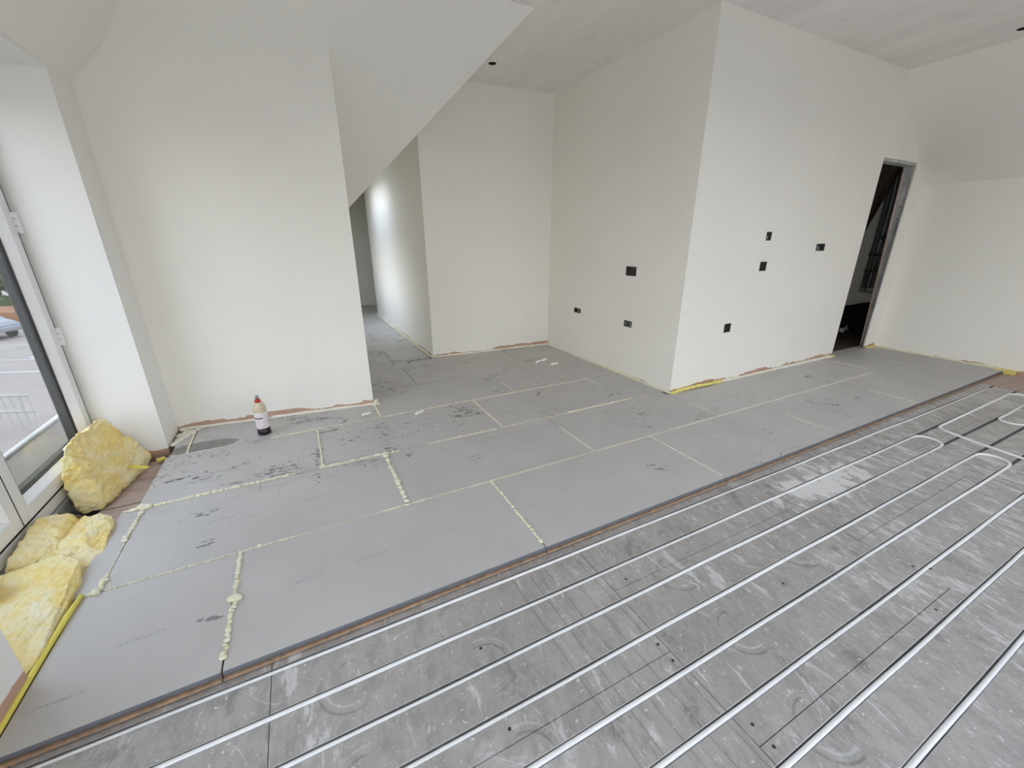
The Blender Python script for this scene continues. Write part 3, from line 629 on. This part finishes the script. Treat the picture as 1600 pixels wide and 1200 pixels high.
# windows behind the camera and in the corridor; rooflight and left one are added
def window(name,box,axis):
    x0,x1,y0,y1,z0,z1=box; f=.05; mb=MB(); mid=(x0+x1)/2 if axis=='x' else (y0+y1)/2
    if axis=='x': bars=[(x0,x0+f,y0,y1,z0,z1),(x1-f,x1,y0,y1,z0,z1),(mid-f/2,mid+f/2,y0,y1,z0,z1),(x0,x1,y0,y1,z0,z0+f),(x0,x1,y0,y1,z1-f,z1)]
    else: bars=[(x0,x1,y0,y0+f,z0,z1),(x0,x1,y1-f,y1,z0,z1),(x0,x1,mid-f/2,mid+f/2,z0,z1),(x0,x1,y0,y1,z0,z0+f),(x0,x1,y0,y1,z1-f,z1)]
    for b in bars: mb.bbox(*b,.004)
    o=struct(mb.obj(name,M['upvc'])); g=MB()
    if axis=='x': g.box(x0+f,x1-f,(y0+y1)/2-.003,(y0+y1)/2+.003,z0+f,z1-f)
    else: g.box((x0+x1)/2-.003,(x0+x1)/2+.003,y0+f,y1-f,z0+f,z1-f)
    g.obj('glass_pane',M['glass'],o)
window('window_1',(.2,3.4,-3.50,-3.45,.02,2.25),'x'); window('window_2',(3.5,5.6,-3.50,-3.45,.02,2.25),'x'); RW=MB(); f=.06
for bx in [(2.1,4.7,-2.9,-2.9+f,ZC,ZC+.25),(2.1,4.7,-1.3-f,-1.3,ZC,ZC+.25),(2.1,2.1+f,-2.9,-1.3,ZC,ZC+.25),(4.7-f,4.7,-2.9,-1.3,ZC,ZC+.25),(3.37,3.43,-2.9,-1.3,ZC+.19,ZC+.25)]: RW.box(*bx)
RW=struct(RW.obj('window_4_added',M['upvc'])); g=MB(); g.box(2.1,4.7,-2.9,-1.3,ZC+.205,ZC+.212); g.obj('glass_pane',M['glass'],RW)  # unseen rooflight, added as fill for the floor and lower walls
window('window_5_added',(-.50,-.44,-2.95,-.45,-.06,2.107),'y'); window('window_3',(1.09,1.14,4.4,6.2,.50,1.40),'y')  # the left-wall one is unseen, added to light the block's left face

# ------------------------------------------------------------------ recess before the door: bare decking, rubble, mineral wool
for (y0,y1,z) in ((1.385,1.655,-.055),(1.665,1.965,-.058),(1.225,1.375,-.055),(.60,.79,-.07),(.82,1.0,-.07),(.30,.55,-.07)):
    mb=MB(); mb.box(-.335 if y0>1 else -.44,-.10,y0,y1,z-.02,z); mb.obj('deck_board',M['deck'],FLOOR)
def lump(name,pts,sub,amp,seed,lay=(0,0,1)):
    bm=bmesh.new()
    for p in pts: bm.verts.new(p)
    r=bmesh.ops.convex_hull(bm,input=bm.verts[:]); bmesh.ops.delete(bm,geom=list(set(r['geom_interior'])|set(r['geom_unused'])),context='VERTS')
    bmesh.ops.triangulate(bm,faces=bm.faces[:])
    for k in range(sub):
        es=[e for e in bm.edges if e.calc_length()>.006]
        bmesh.ops.subdivide_edges(bm,edges=es,cuts=1,use_grid_fill=True); bmesh.ops.triangulate(bm,faces=[f for f in bm.faces if len(f.verts)>3])
        if k==2: bmesh.ops.smooth_vert(bm,verts=bm.verts[:],factor=.12,use_axis_x=True,use_axis_y=True,use_axis_z=True)
    bm.normal_update(); sv=Vector((seed*3.1,seed*1.7,seed)); ly=Vector(lay).normalized()
    for v in bm.verts:
        p=v.co.copy(); w=Vector((noise.noise(p*5+sv),noise.noise(p*5-sv),noise.noise(p*5+sv*2)))*.05
        n=.55*noise.fractal((p+w)*7+sv,1.,2.1,3)+.45*noise.fractal((p+w)*19+sv,.8,2.2,4); d=(p+w).dot(ly)
        crease=max(0,.07-abs(noise.noise((p+w*2)*3.6+sv*1.3)))*6.0           # deep folds
        layer=noise.noise(Vector((d*70,p.x*6,p.y*6))+sv)                      # laminated fibre layers
        f=noise.noise(p*95+sv)+.8*noise.noise(p*48-sv)
        side=1-abs(v.normal.dot(ly))
        v.co=p+v.normal*(amp*n-amp*1.5*crease+.006*layer*side+f*.0030)
    bmesh.ops.recalc_face_normals(bm,faces=bm.faces[:])
    me=bpy.data.meshes.new(name); bm.to_mesh(me); bm.free(); me.materials.append(M['wool'])
    me.polygons.foreach_set('use_smooth',[True]*len(me.polygons))
    return link(bpy.data.objects.new(name,me))
o=lump('mineral_wool',[(-.425,1.50,.29),(-.41,1.56,.31),(-.385,1.85,.305),(-.37,1.87,.28),(-.31,1.79,.15),(-.23,1.93,.0),(-.24,1.955,-.05),(-.25,1.78,-.03),(-.28,1.74,-.052),(-.30,1.40,-.03),(-.31,1.385,-.052),(-.40,1.375,-.052),(-.44,1.40,.10),(-.44,1.45,-.052),(-.445,1.50,.25),(-.445,1.90,-.05),(-.33,1.52,.12),(-.43,1.88,.20)],6,.022,3,(-.85,-.2,.5))
tag(o,'tall torn lump of yellow mineral wool propped against the French door by the white reveal','insulation','mineral wool by the door')
o=lump('mineral_wool',[(-.44,.88,.08),(-.445,1.17,.095),(-.36,1.20,.06),(-.37,1.24,-.02),(-.34,1.0,.06),(-.36,.86,.04),(-.44,.80,-.05),(-.30,.86,-.05),(-.33,1.22,-.05),(-.445,1.24,-.05)],6,.020,8)
tag(o,'folded lump of yellow mineral wool lying against the door threshold, where the two leaves meet','insulation','mineral wool by the door')
o=lump('mineral_wool',[(-.37,1.20,.03),(-.25,1.17,.045),(-.20,1.16,.02),(-.175,1.04,.02),(-.165,.80,-.02),(-.18,.74,-.045),(-.30,.79,.0),(-.36,.90,.03),(-.37,1.2,-.06),(-.19,1.15,-.06),(-.17,.76,-.06),(-.36,.80,-.06),(-.24,.98,.05)],6,.018,5)
tag(o,'flat ragged piece of yellow mineral wool with a split edge, beside the grey board edge','insulation','mineral wool by the door')
o=lump('mineral_wool',[(-.285,.88,.05),(-.20,.80,.045),(-.168,.70,.02),(-.160,.52,.02),(-.152,.32,.02),(-.16,.26,.01),(-.30,.27,.055),(-.44,.60,.07),(-.42,.80,.06),(-.30,.86,-.05),(-.17,.68,-.06),(-.16,.28,-.06),(-.44,.3,-.06),(-.44,.8,-.06),(-.40,.30,.06)],6,.007,12)
tag(o,'smooth slab of yellow mineral wool laid flat beside the long yellow strip','insulation','mineral wool by the door')
o=lump('mineral_wool',[(-.44,.66,.16),(-.38,.66,.15),(-.36,.70,.12),(-.35,.62,.10),(-.44,.60,.13),(-.42,.74,.10),(-.44,.76,.06),(-.36,.62,.065),(-.44,.58,.07)],5,.016,15)
tag(o,'small pale tuft of mineral wool on the slab, at the left edge of the picture','insulation','mineral wool by the door')
rr=random.Random(5)
RUB=[(-.17,1.90,.024,'largest brown rubble lump in the corner below the white reveal'),(-.205,1.925,.018,'middle-sized brown rubble lump in the corner below the white reveal'),(-.235,1.93,.012,'smallest brown rubble lump in the corner below the white reveal'),
 (-.42,1.32,.030,'largest brown rubble lump by the threshold, between the tall and the folded wool'),(-.385,1.295,.020,'middle-sized brown rubble lump by the threshold, between the tall and folded wool'),(-.35,1.275,.013,'smallest brown rubble lump by the threshold, between the tall and folded wool')]
for i,(x,y,r,lb) in enumerate(RUB):
    mb=MB(); blob(mb,(x,y,-.056+r*.55),r*1.3,r,r*.75,i*2.9,ICO2); o=mb.obj('rubble_chunk',M['rubble']); tag(o,lb,'rubble','brown rubble before the door')
mb=MB(); mb.bbox(-.012,.012,-.085,.085,-.004,.004,.0015); o=mb.obj('yellow_offcut',M['yellow']); o.location=(-.248,1.700,.022); o.rotation_euler=(.0,-.10,.955); tag(o,'short flat yellow strip lying across the tall wool lump','strip')
mb=MB(); mb.bbox(-.022,.022,-.018,.018,0,.016,.002); o=mb.obj('yellow_offcut',M['yellow']); o.location=(-.172,1.862,-.04); o.rotation_euler.z=.5; tag(o,'small square yellow offcut in the corner below the white reveal','offcut')
mb=MB(); mb.tube([(-.148,-.1,.006),(-.149,.1,.007),(-.150,.35,.006),(-.146,.5,.009),(-.139,.598,.010)],[.009,.009,.009,.010,.008],8); o=mb.obj('edge_strip',M['yellow'],None,True); o.scale.z=1.0
tag(o,'long yellow foam edging strip along the left edge of the front grey board','strip')

# ------------------------------------------------------------------ bottle
B=empty('bottle',(.415,1.905,0)); tag(B,'translucent bottle with red collar and pale pink label standing before the front wall','bottle')
def bp(name,prof,mat,n=24):
    mb=MB(); mb.lathe(prof,n); return mb.obj(name,mat,B,True)
t=NT('bottle_plastic'); t.set((.66,.58,.42),.3); t.b.inputs['Subsurface Weight'].default_value=.3; t.b.inputs['Subsurface Radius'].default_value=(.02,.015,.01); M['bottle']=t.mat
t=NT('bottle_label'); g=t.n.new('ShaderNodeTexCoord').outputs['Object']; v=t.noise(70,3,t.mapped((1,1,2.2),0,(0,0,0),g))
sp=t.n.new('ShaderNodeSeparateXYZ'); t.l.new(g,sp.inputs[0]); zz=sp.outputs[2]
lab=t.mix(t.step(v,.58,.64),(.82,.74,.76,1),(.62,.30,.34,1)); bar=t.math('MULTIPLY',t.step(zz,.126,.128),t.math('SUBTRACT',1,t.step(zz,.134,.136)))
top=t.step(zz,.15,.152); lab=t.mix(t.math('MULTIPLY',top,.6),lab,(.80,.80,.76,1))
lab=t.mix(t.math('MULTIPLY',bar,t.math('LESS_THAN',sp.outputs[0],.012)),lab,(.05,.05,.06,1)); t.set(lab,.45); M['label']=t.mat
M['red']=plain('red_plastic',(.55,.03,.02),.4); M['liquid']=plain('dark_purple_liquid',(.018,.010,.022),.25)
bp('body',[(.036,0),(.041,.004),(.0415,.02),(.0415,.185),(.040,.205),(.034,.225),(.024,.238),(.0165,.243),(.0165,.25)],M['bottle'])
bp('liquid_base',[(.037,.0005),(.0419,.004),(.0421,.02),(.0421,.052)],M['liquid'])
mb=MB(); n=28
for k in range(n):
    a0,a1=2*math.pi*k/n,2*math.pi*(k+1)/n; r=.0424
    mb.add([(r*math.cos(a0),r*math.sin(a0),.054),(r*math.cos(a1),r*math.sin(a1),.054),(r*math.cos(a1),r*math.sin(a1),.172),(r*math.cos(a0),r*math.sin(a0),.172)],[(0,1,2,3)])
mb.obj('label',M['label'],B,True)
bp('collar',[(.019,.241),(.019,.258),(.014,.262)],M['red'])
bp('nozzle',[(.009,.262),(.0085,.272),(.012,.274),(.012,.284),(.008,.290)],M['steel'])

# ------------------------------------------------------------------ crumbs
def crumb(x,y,r,lab,seed,ln=1.,rz=0):
    mb=MB()
    for i in range(4): blob(mb,((i-1.5)*r*.7*ln,.25*r*math.sin(i*2),r*.38),r*.75,r*.55,r*.42,seed+i,ICO2)
    o=mb.obj('foam_crumb',M['crumb'],None,True,(x,y,0)); o.rotation_euler.z=rz; o.scale=(1.25,1.25,1.25); tag(o,lab,'foam','loose foam crumbs')
crumb(1.486,1.738,.020,'white curl of foam on the boards near the corridor mouth',1,1,.5); crumb(1.112,1.907,.018,'white foam flake on the boards by the end of the front wall',7,1,.3)
crumb(3.09,2.53,.026,'longer white foam strip on the boards before the back corner',13,2.2,.35); crumb(3.16,2.36,.024,'short white foam flake nearest the projecting block',19,1,.1)
crumb(1.93,4.35,.022,'foam flake at the foot of the corridor wall',23,1,.3)
mb=MB(); mb.bbox(-.030,.035,-.11,.05,0,.042,.008); o=mb.obj('yellow_offcut',M['foam_yellow'],None,False,(7.135,.03,-.033)); tag(o,'yellow wool block under the right wall at the end of the boards','offcut')

# ------------------------------------------------------------------ back boxes in the walls
def sockbox(cx,cy,cz,w,h,axis,lab,loops,shell='metal'):
    B_=empty('socket_box',(cx,cy,cz),0); tag(B_,lab,'socket box','open socket boxes')
    d=.045; t_=.002; mb=MB()
    def bx(u0,u1,d0,d1,z0,z1):
        if axis=='x': mb.box(d0,d1,u0,u1,z0,z1)          # recessed towards +x, opening to -x
        else: mb.box(u0,u1,d0,d1,z0,z1)
    a=.001
    bx(-w/2,w/2,d,d+t_,-h/2,h/2); bx(-w/2,-w/2+t_,a,d,-h/2,h/2); bx(w/2-t_,w/2,a,d,-h/2,h/2); bx(-w/2,w/2,a,d,-h/2,-h/2+t_); bx(-w/2,w/2,a,d,h/2-t_,h/2)
    mb.obj('back_box',M[shell],B_)
    for k,(u,z,m) in enumerate(loops):
        mb=MB(); P=[(u*w,d-.004,z*h*.2),(u*w+.012,d*.55,z*h*.3+.008),(u*w+.018,d*.25,z*h*.3),(u*w+.008,d*.22,z*h*.3-.018),(u*w-.006,d*.5,z*h*.3-.02)]
        if axis=='x': P=[(p[1],p[0],p[2]) for p in P]
        mb.tube(P,.0035,6); mb.obj('cable',M[m],B_,True)
for (a,b,c,d),lab,lp in zip(SOCK_L,('largest empty socket box, upper one on the left face of the block','socket box with a white cable below the large one on the left face','socket box on the left face of the block, nearest the back corner'),
      ([(-.2,-.6,'cable_dark'),(-.28,.2,'cable_dark')],[(-.3,0,'cable'),(.1,-.5,'cable_dark'),(.25,.2,'cable')],[(-.1,.3,'cable'),(.2,0,'cable_dark')])):
    sockbox(3.589,(a+b)/2,(c+d)/2,b-a-.001,d-c-.001,'x',lab,lp)
for (a,b,c,d),lab,lp in zip(SOCK_R,('topmost narrow socket box on the right face of the block','narrow socket box just below the topmost one on the right face','square socket box nearest the doorway','lowest socket box on the right face of the block'),
      ([(-.2,-.2,'cable')],[(.1,0,'cable_dark')],[(-.15,-.2,'cable')],[(0,.2,'cable_dark')])):
    sockbox((a+b)/2,1.141,(c+d)/2,b-a-.001,d-c-.001,'y',lab,lp)

# ------------------------------------------------------------------ doorway on the right and the dark store room behind
JB=Vector((7.095,1.146,-.02)); JT=Vector((6.93,1.146,2.05)); dep=.105
dj=empty('door_2',(7.0,1.15,0)); struct(dj)
def keep(o,p): o.parent=p; o.matrix_parent_inverse=Matrix.Translation(-Vector(p.location)); return o
def jamb(name,d0,d1,mat,proud=0,th=.03):
    vs=[]
    for P in (JB,JT): vs+=[(P.x-proud,P.y+d0,P.z),(P.x-proud,P.y+d1,P.z),(P.x+th,P.y+d1,P.z),(P.x+th,P.y+d0,P.z)]
    return keep(mesh_obj(name,vs,[(0,1,2,3),(7,6,5,4),(0,4,5,1),(1,5,6,2),(2,6,7,3),(3,7,4,0)],mat),dj)
jamb('jamb_board',.024,dep-.020,M['jamb']); jamb('jamb_trim',0,.024,M['jamb_trim'],.003); jamb('jamb_trim',dep-.020,dep,M['jamb_trim'],.005)
mb=MB(); mb.box(6.20,6.935,1.153,1.25,2.03,2.056); keep(mb.obj('lintel_board',M['jamb']),dj)
mb=MB(); mb.box(6.18,6.206,1.153,1.25,-.02,2.05); keep(mb.obj('jamb_board',M['jamb']),dj)
for z in (1.62,1.50,.95):
    mb=MB(); x=JB.x+(JT.x-JB.x)*(z/2.05)-.001; mb.lathe([(.006,0),(.006,.003)],8,(0,0,0)); o=mb.obj('screw_head',M['dark'],None,False); o.matrix_world=Matrix.Translation((x,1.20,z))@Matrix.Rotation(-H,4,'Y'); keep(o,dj)
SR=M['wall']
mb=MB(); mb.box(8.0,8.06,1.1,3.4,-.1,2.62); struct(mb.obj('wall_store_end',SR))
mb=MB(); mb.box(4.9,8.0,3.34,3.4,-.1,2.62); struct(mb.obj('wall_store_back',SR)); mb=MB(); mb.box(4.9,4.96,1.16,3.34,-.1,2.62); struct(mb.obj('wall_store_side',SR))
mb=MB(); mb.box(7.1,8.0,1.153,1.20,-.1,2.62); struct(mb.obj('wall_store_front',SR))
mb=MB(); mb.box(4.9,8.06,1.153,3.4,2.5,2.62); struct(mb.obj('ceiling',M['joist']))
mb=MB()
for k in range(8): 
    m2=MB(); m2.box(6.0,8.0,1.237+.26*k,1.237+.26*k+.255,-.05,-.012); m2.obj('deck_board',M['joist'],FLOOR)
# rafters and brace seen through the doorway
def beam(name,p,q_,w,h,lab,cat,mat='joist'):
    p=Vector(p); q_=Vector(q_); t_=(q_-p).normalized(); a=Vector((1,0,0)); u=t_.cross(a).normalized(); vs=[]
    for P in (p,q_):
        for su,sa in ((-1,-1),(1,-1),(1,1),(-1,1)): vs.append(P+u*su*w/2+a*sa*h/2)
    o=mesh_obj(name,vs,[(0,1,2,3),(7,6,5,4),(0,4,5,1),(1,5,6,2),(2,6,7,3),(3,7,4,0)],M[mat]); return tag(o,lab,cat)
beam('timber_brace',(7.70,1.98,.95),(7.70,1.54,2.5),.10,.08,'dark slanting timber brace inside the doorway','timber')
beam('timber_rafter',(7.5,1.83,1.5),(7.5,1.52,2.45),.16,.06,'broad dark sloping rafter high inside the doorway, before the brace','timber')
for i,(y,x) in enumerate(((1.735,7.94),(1.645,7.94))):
    d_=empty('duct',(x,y,.62)); tag(d_,('left' if i==0 else 'right')+' one of two grey wrapped ducts on the store wall','duct','ducts in the store room')
    mb=MB(); mb.tube([(0,0,0),(0,0,.5),(0,-.005,1.1),(0,.03,1.88)],[.036,.034,.034,.036],12); mb.obj('duct_wrap',M['duct'],d_,True)
    mb=MB(); mb.tube([(0,0,-.05),(0,0,.02)],.040,12); mb.obj('end_cap',M['steel'],d_,True)
    for z in (.24,.46):
        mb=MB(); mb.tube([(0,0,z-.02),(0,0,z+.02)],.041,12); mb.bbox(-.01,.05,-.02,.02,z-.015,z+.015,.003); mb.obj('bracket',M['metal'],d_)
for z in (.92,1.30):
    mb=MB(); mb.tube([(0,.05*math.cos(a),.05*math.sin(a)) for a in [2*math.pi*k/12 for k in range(13)]],.010,6); mb.tube([(-.02,-.05,0),(-.02,.05,0)],.012,6)
    o=mb.obj('valve_wheel',M['metal'],None,True,(7.86,1.60,z)); tag(o,('lower' if z<1 else 'upper')+' dark valve on the store wall beside the ducts','valve')
mb=MB(); mb.bbox(7.84,7.98,1.965,2.6,.33,.36,.004); mb.bbox(7.86,7.96,2.0,2.04,-.01,.33,.003); mb.bbox(7.86,7.96,2.5,2.54,-.01,.33,.003); o=mb.obj('low_shelf',M['joist']); tag(o,'low dark timber bench on the store room floor','bench')
# black jacket slung on the floor stand beside it
prof=[(1.94,.345),(1.86,.365),(1.78,.385),(1.70,.42),(1.62,.44),(1.54,.43),(1.53,.20),(1.55,.0),(1.70,.0),(1.745,.03),(1.78,.10),(1.81,.13),(1.83,.06),(1.86,.01),(1.95,-.005),(1.985,.02),(1.955,.12),(1.93,.22)]
bm=bmesh.new(); A=[bm.verts.new((7.865+.02*math.sin(i*1.9),y,z)) for i,(y,z) in enumerate(prof)]; Bv=[bm.verts.new((7.96,y,z)) for y,z in prof]
bm.faces.new(A); bm.faces.new(Bv[::-1])
for i in range(len(prof)): j=(i+1)%len(prof); bm.faces.new((A[i],Bv[i],Bv[j],A[j]))
bmesh.ops.recalc_face_normals(bm,faces=bm.faces[:]); bmesh.ops.bevel(bm,geom=bm.edges[:],offset=.012,segments=2,affect='EDGES')
me=bpy.data.meshes.new('jacket'); bm.to_mesh(me); bm.free(); me.materials.append(M['black_cloth']); me.polygons.foreach_set('use_smooth',[True]*len(me.polygons))
o=link(bpy.data.objects.new('jacket',me)); tag(o,'black jacket slumped on the store room floor in the dark doorway','jacket')
mb=MB(); mb.bbox(-.02,.02,-.03,.03,0,.06,.004); o=mb.obj('paper_scrap',M['upvc'],None,False,(7.82,1.80,-.011)); o.rotation_euler.z=.4; tag(o,'small white scrap below the black jacket','scrap')

# ------------------------------------------------------------------ outside the French door
mb=MB(); mb.add([(-140,-140,-3.5),(140,-140,-3.5),(140,140,-3.5),(-140,140,-3.5)],[(0,1,2,3)])
M['tarmac']=plain('pale_dry_tarmac',(.205,.172,.145),.9,0,.12,.6)
G=struct(mb.obj('ground',M['tarmac'])); M['line']=plain('road_paint',(.32,.32,.31),.8)
def gline(p,q_,w):
    p=Vector((*p,-3.49)); q_=Vector((*q_,-3.49)); u=(q_-p).normalized().cross(Vector((0,0,1)))*w/2; mb=MB(); mb.add([p-u,q_-u,q_+u,p+u],[(0,1,2,3)]); mb.obj('road_marking',M['line'],G)
gline((-40,32.6),(-3,18.6),.16); gline((-40,35.6),(-4,20.9),.12); gline((-30,32.4),(-8,26.0),.10); gline((-10.2,24.0),(-9.0,22.6),.3)
gline((-40,37.6),(-5,27.0),.10)
mb=MB(); mb.box(-60,6,36.2,40,-3.5,-2.88); o=mb.obj('earth_bank',plain('orange_earth',(.21,.10,.045),.95,0,.35,.8)); tag(o,'orange brown earth bank behind the parked car','bank')
# tall hedge beyond the bank
t=NT('leaf_green'); t.set(t.ramp(t.noise(2.5,6,None,.7),(.3,(.035,.055,.012)),(.55,(.09,.125,.035)),(.75,(.16,.20,.07))),.8); M['leaf']=t.mat
M['trunk']=plain('bark',(.04,.03,.02),.9)
HD=empty('hedge',(-20,43.6,-3.5)); tag(HD,'tall bushy green hedge beyond the orange bank across the road','hedge')
mb=MB()
for k in range(760):
    s_=rr.uniform(.35,.9); blob(mb,(rr.uniform(-22,20),rr.uniform(-1.4,2),rr.uniform(.4,6.6)),s_,s_,s_*.8,rr.random()*50,ICO2 if k%3 else ICO1)
mb.obj('foliage',M['leaf'],HD,False)
mb=MB()
for k in range(8): mb.tube([(-20+k*5,0,0),(-20+k*5+.3,0,3)],[.16,.09],8)
mb.obj('stem',M['trunk'],HD)['kind']='stuff'
# parked silver car, its tail showing
def car(x,y,rz):
    C_=empty('car',(x,y,-3.5),rz); tag(C_,'silver car parked on the far side of the road','car')
    prof=[(-2.05,.35),(-2.1,.62),(-2.02,.88),(-1.75,.98),(-1.3,1.32),(-.8,1.45),(.2,1.46),(.75,1.34),(1.25,.98),(1.9,.86),(2.1,.66),(2.12,.38)]
    bm=bmesh.new(); a=[bm.verts.new((p,-.82 if z<1 else -.68,z)) for p,z in prof]; b=[bm.verts.new((p,.82 if z<1 else .68,z)) for p,z in prof]
    bm.faces.new(a); bm.faces.new(b[::-1])
    for i in range(len(prof)): j=(i+1)%len(prof); bm.faces.new((a[i],b[i],b[j],a[j]))
    bmesh.ops.recalc_face_normals(bm,faces=bm.faces[:]); bmesh.ops.bevel(bm,geom=bm.edges[:],offset=.07,segments=2,affect='EDGES')
    me=bpy.data.meshes.new('body'); bm.to_mesh(me); bm.free(); me.materials.append(plain('silver_paint',(.17,.175,.19),.3,.3,.03)); link(bpy.data.objects.new('body',me),C_)
    gm=plain('dark_car_glass',(.03,.035,.04),.1)
    mb=MB(); 
    for s_ in (-1,1): mb.add([(-1.2,s_*.76,1.02),(1.05,s_*.76,1.02),(.7,s_*.70,1.33),(-.85,s_*.70,1.38)],[(0,1,2,3)])
    mb.add([(-1.70,-.6,1.02),(-1.70,.6,1.02),(-1.31,.55,1.345),(-1.31,-.55,1.345)],[(0,1,2,3)]); mb.obj('window',gm,C_)
    tm=plain('tyre',(.02,.02,.02),.8)
    for wx in (-1.3,1.3):
        for s_ in (-1,1):
            mb=MB(); mb.tube([(wx,s_*.68,.32),(wx,s_*.86,.32)],.32,16); w=mb.obj('wheel',tm,C_); m3=MB(); m3.tube([(wx,s_*.80,.32),(wx,s_*.87,.32)],.19,12); m3.obj('hub_cap',M['steel'],w)
    for s_ in (-1,1): mb=MB(); mb.bbox(-2.1,-1.95,s_*.6-.12,s_*.6+.12,.72,.86,.02); mb.obj('tail_lamp',M['red'],C_)
car(-14.9,30.5,2.55-math.pi)
# unseen pale terrace, added to bounce light up through the other windows
M['terrace']=plain('pale_bounce_slab',(.60,.53,.45),.9,0,.08,3)
mb=MB(); mb.box(-6,9,-9.5,-3.62,-.30,-.12); mb.box(-6,-.60,-3.62,-.35,-.30,-.12); o=struct(mb.obj('bounce_terrace',M['terrace']))
# white railing down on the street
RL=empty('railing',(-6.3,13.6,-3.5),-.42); tag(RL,'low white metal railing down outside the glass door','railing')
for z in (1.0,.55):
    mb=MB(); mb.tube([(-2.2,0,z),(.35,0,z)],.03,6); mb.obj('rail',M['line'],RL,True)
for k in range(12):
    mb=MB(); x=-2.1+k*.22; mb.tube([(x,0,0),(x,0,1.0)],.014 if k%5 else .03,6); mb.obj('post',M['line'],RL)
# dusty glass guard just outside the door
GD=empty('glass_guard',(-.64,1.1,.0)); tag(GD,'low milky glass guard with a round metal rail outside the French door','guard')
mb=MB(); mb.tube([(0,-1.2,.285),(0,1.3,.285)],.016,10); mb.obj('rail',M['steel'],GD,True)
mb=MB(); mb.box(-.006,.006,-1.2,1.3,-.12,.272); mb.obj('glass_pane',M['frost'],GD)
mb=MB(); mb.box(-.95,-.56,-.3,2.6,-.16,-.12); o=mb.obj('ledge',plain('outer_ledge',(.14,.12,.10),.9)); struct(o); o.name='trim_1'
mb=MB(); mb.add([(-.56,1.99,1.10),(-.56,1.99,2.2),(-.72,1.99,2.2),(-.72,1.99,1.45),(-.62,1.99,1.2),(-.56,2.15,1.10),(-.56,2.15,2.2),(-.72,2.15,2.2),(-.72,2.15,1.45),(-.62,2.15,1.2)],
   [(0,1,2,3,4),(9,8,7,6,5),(0,5,6,1),(1,6,7,2),(2,7,8,3),(3,8,9,4),(4,9,5,0)]); struct(mb.obj('trim_2',M['anthracite']))
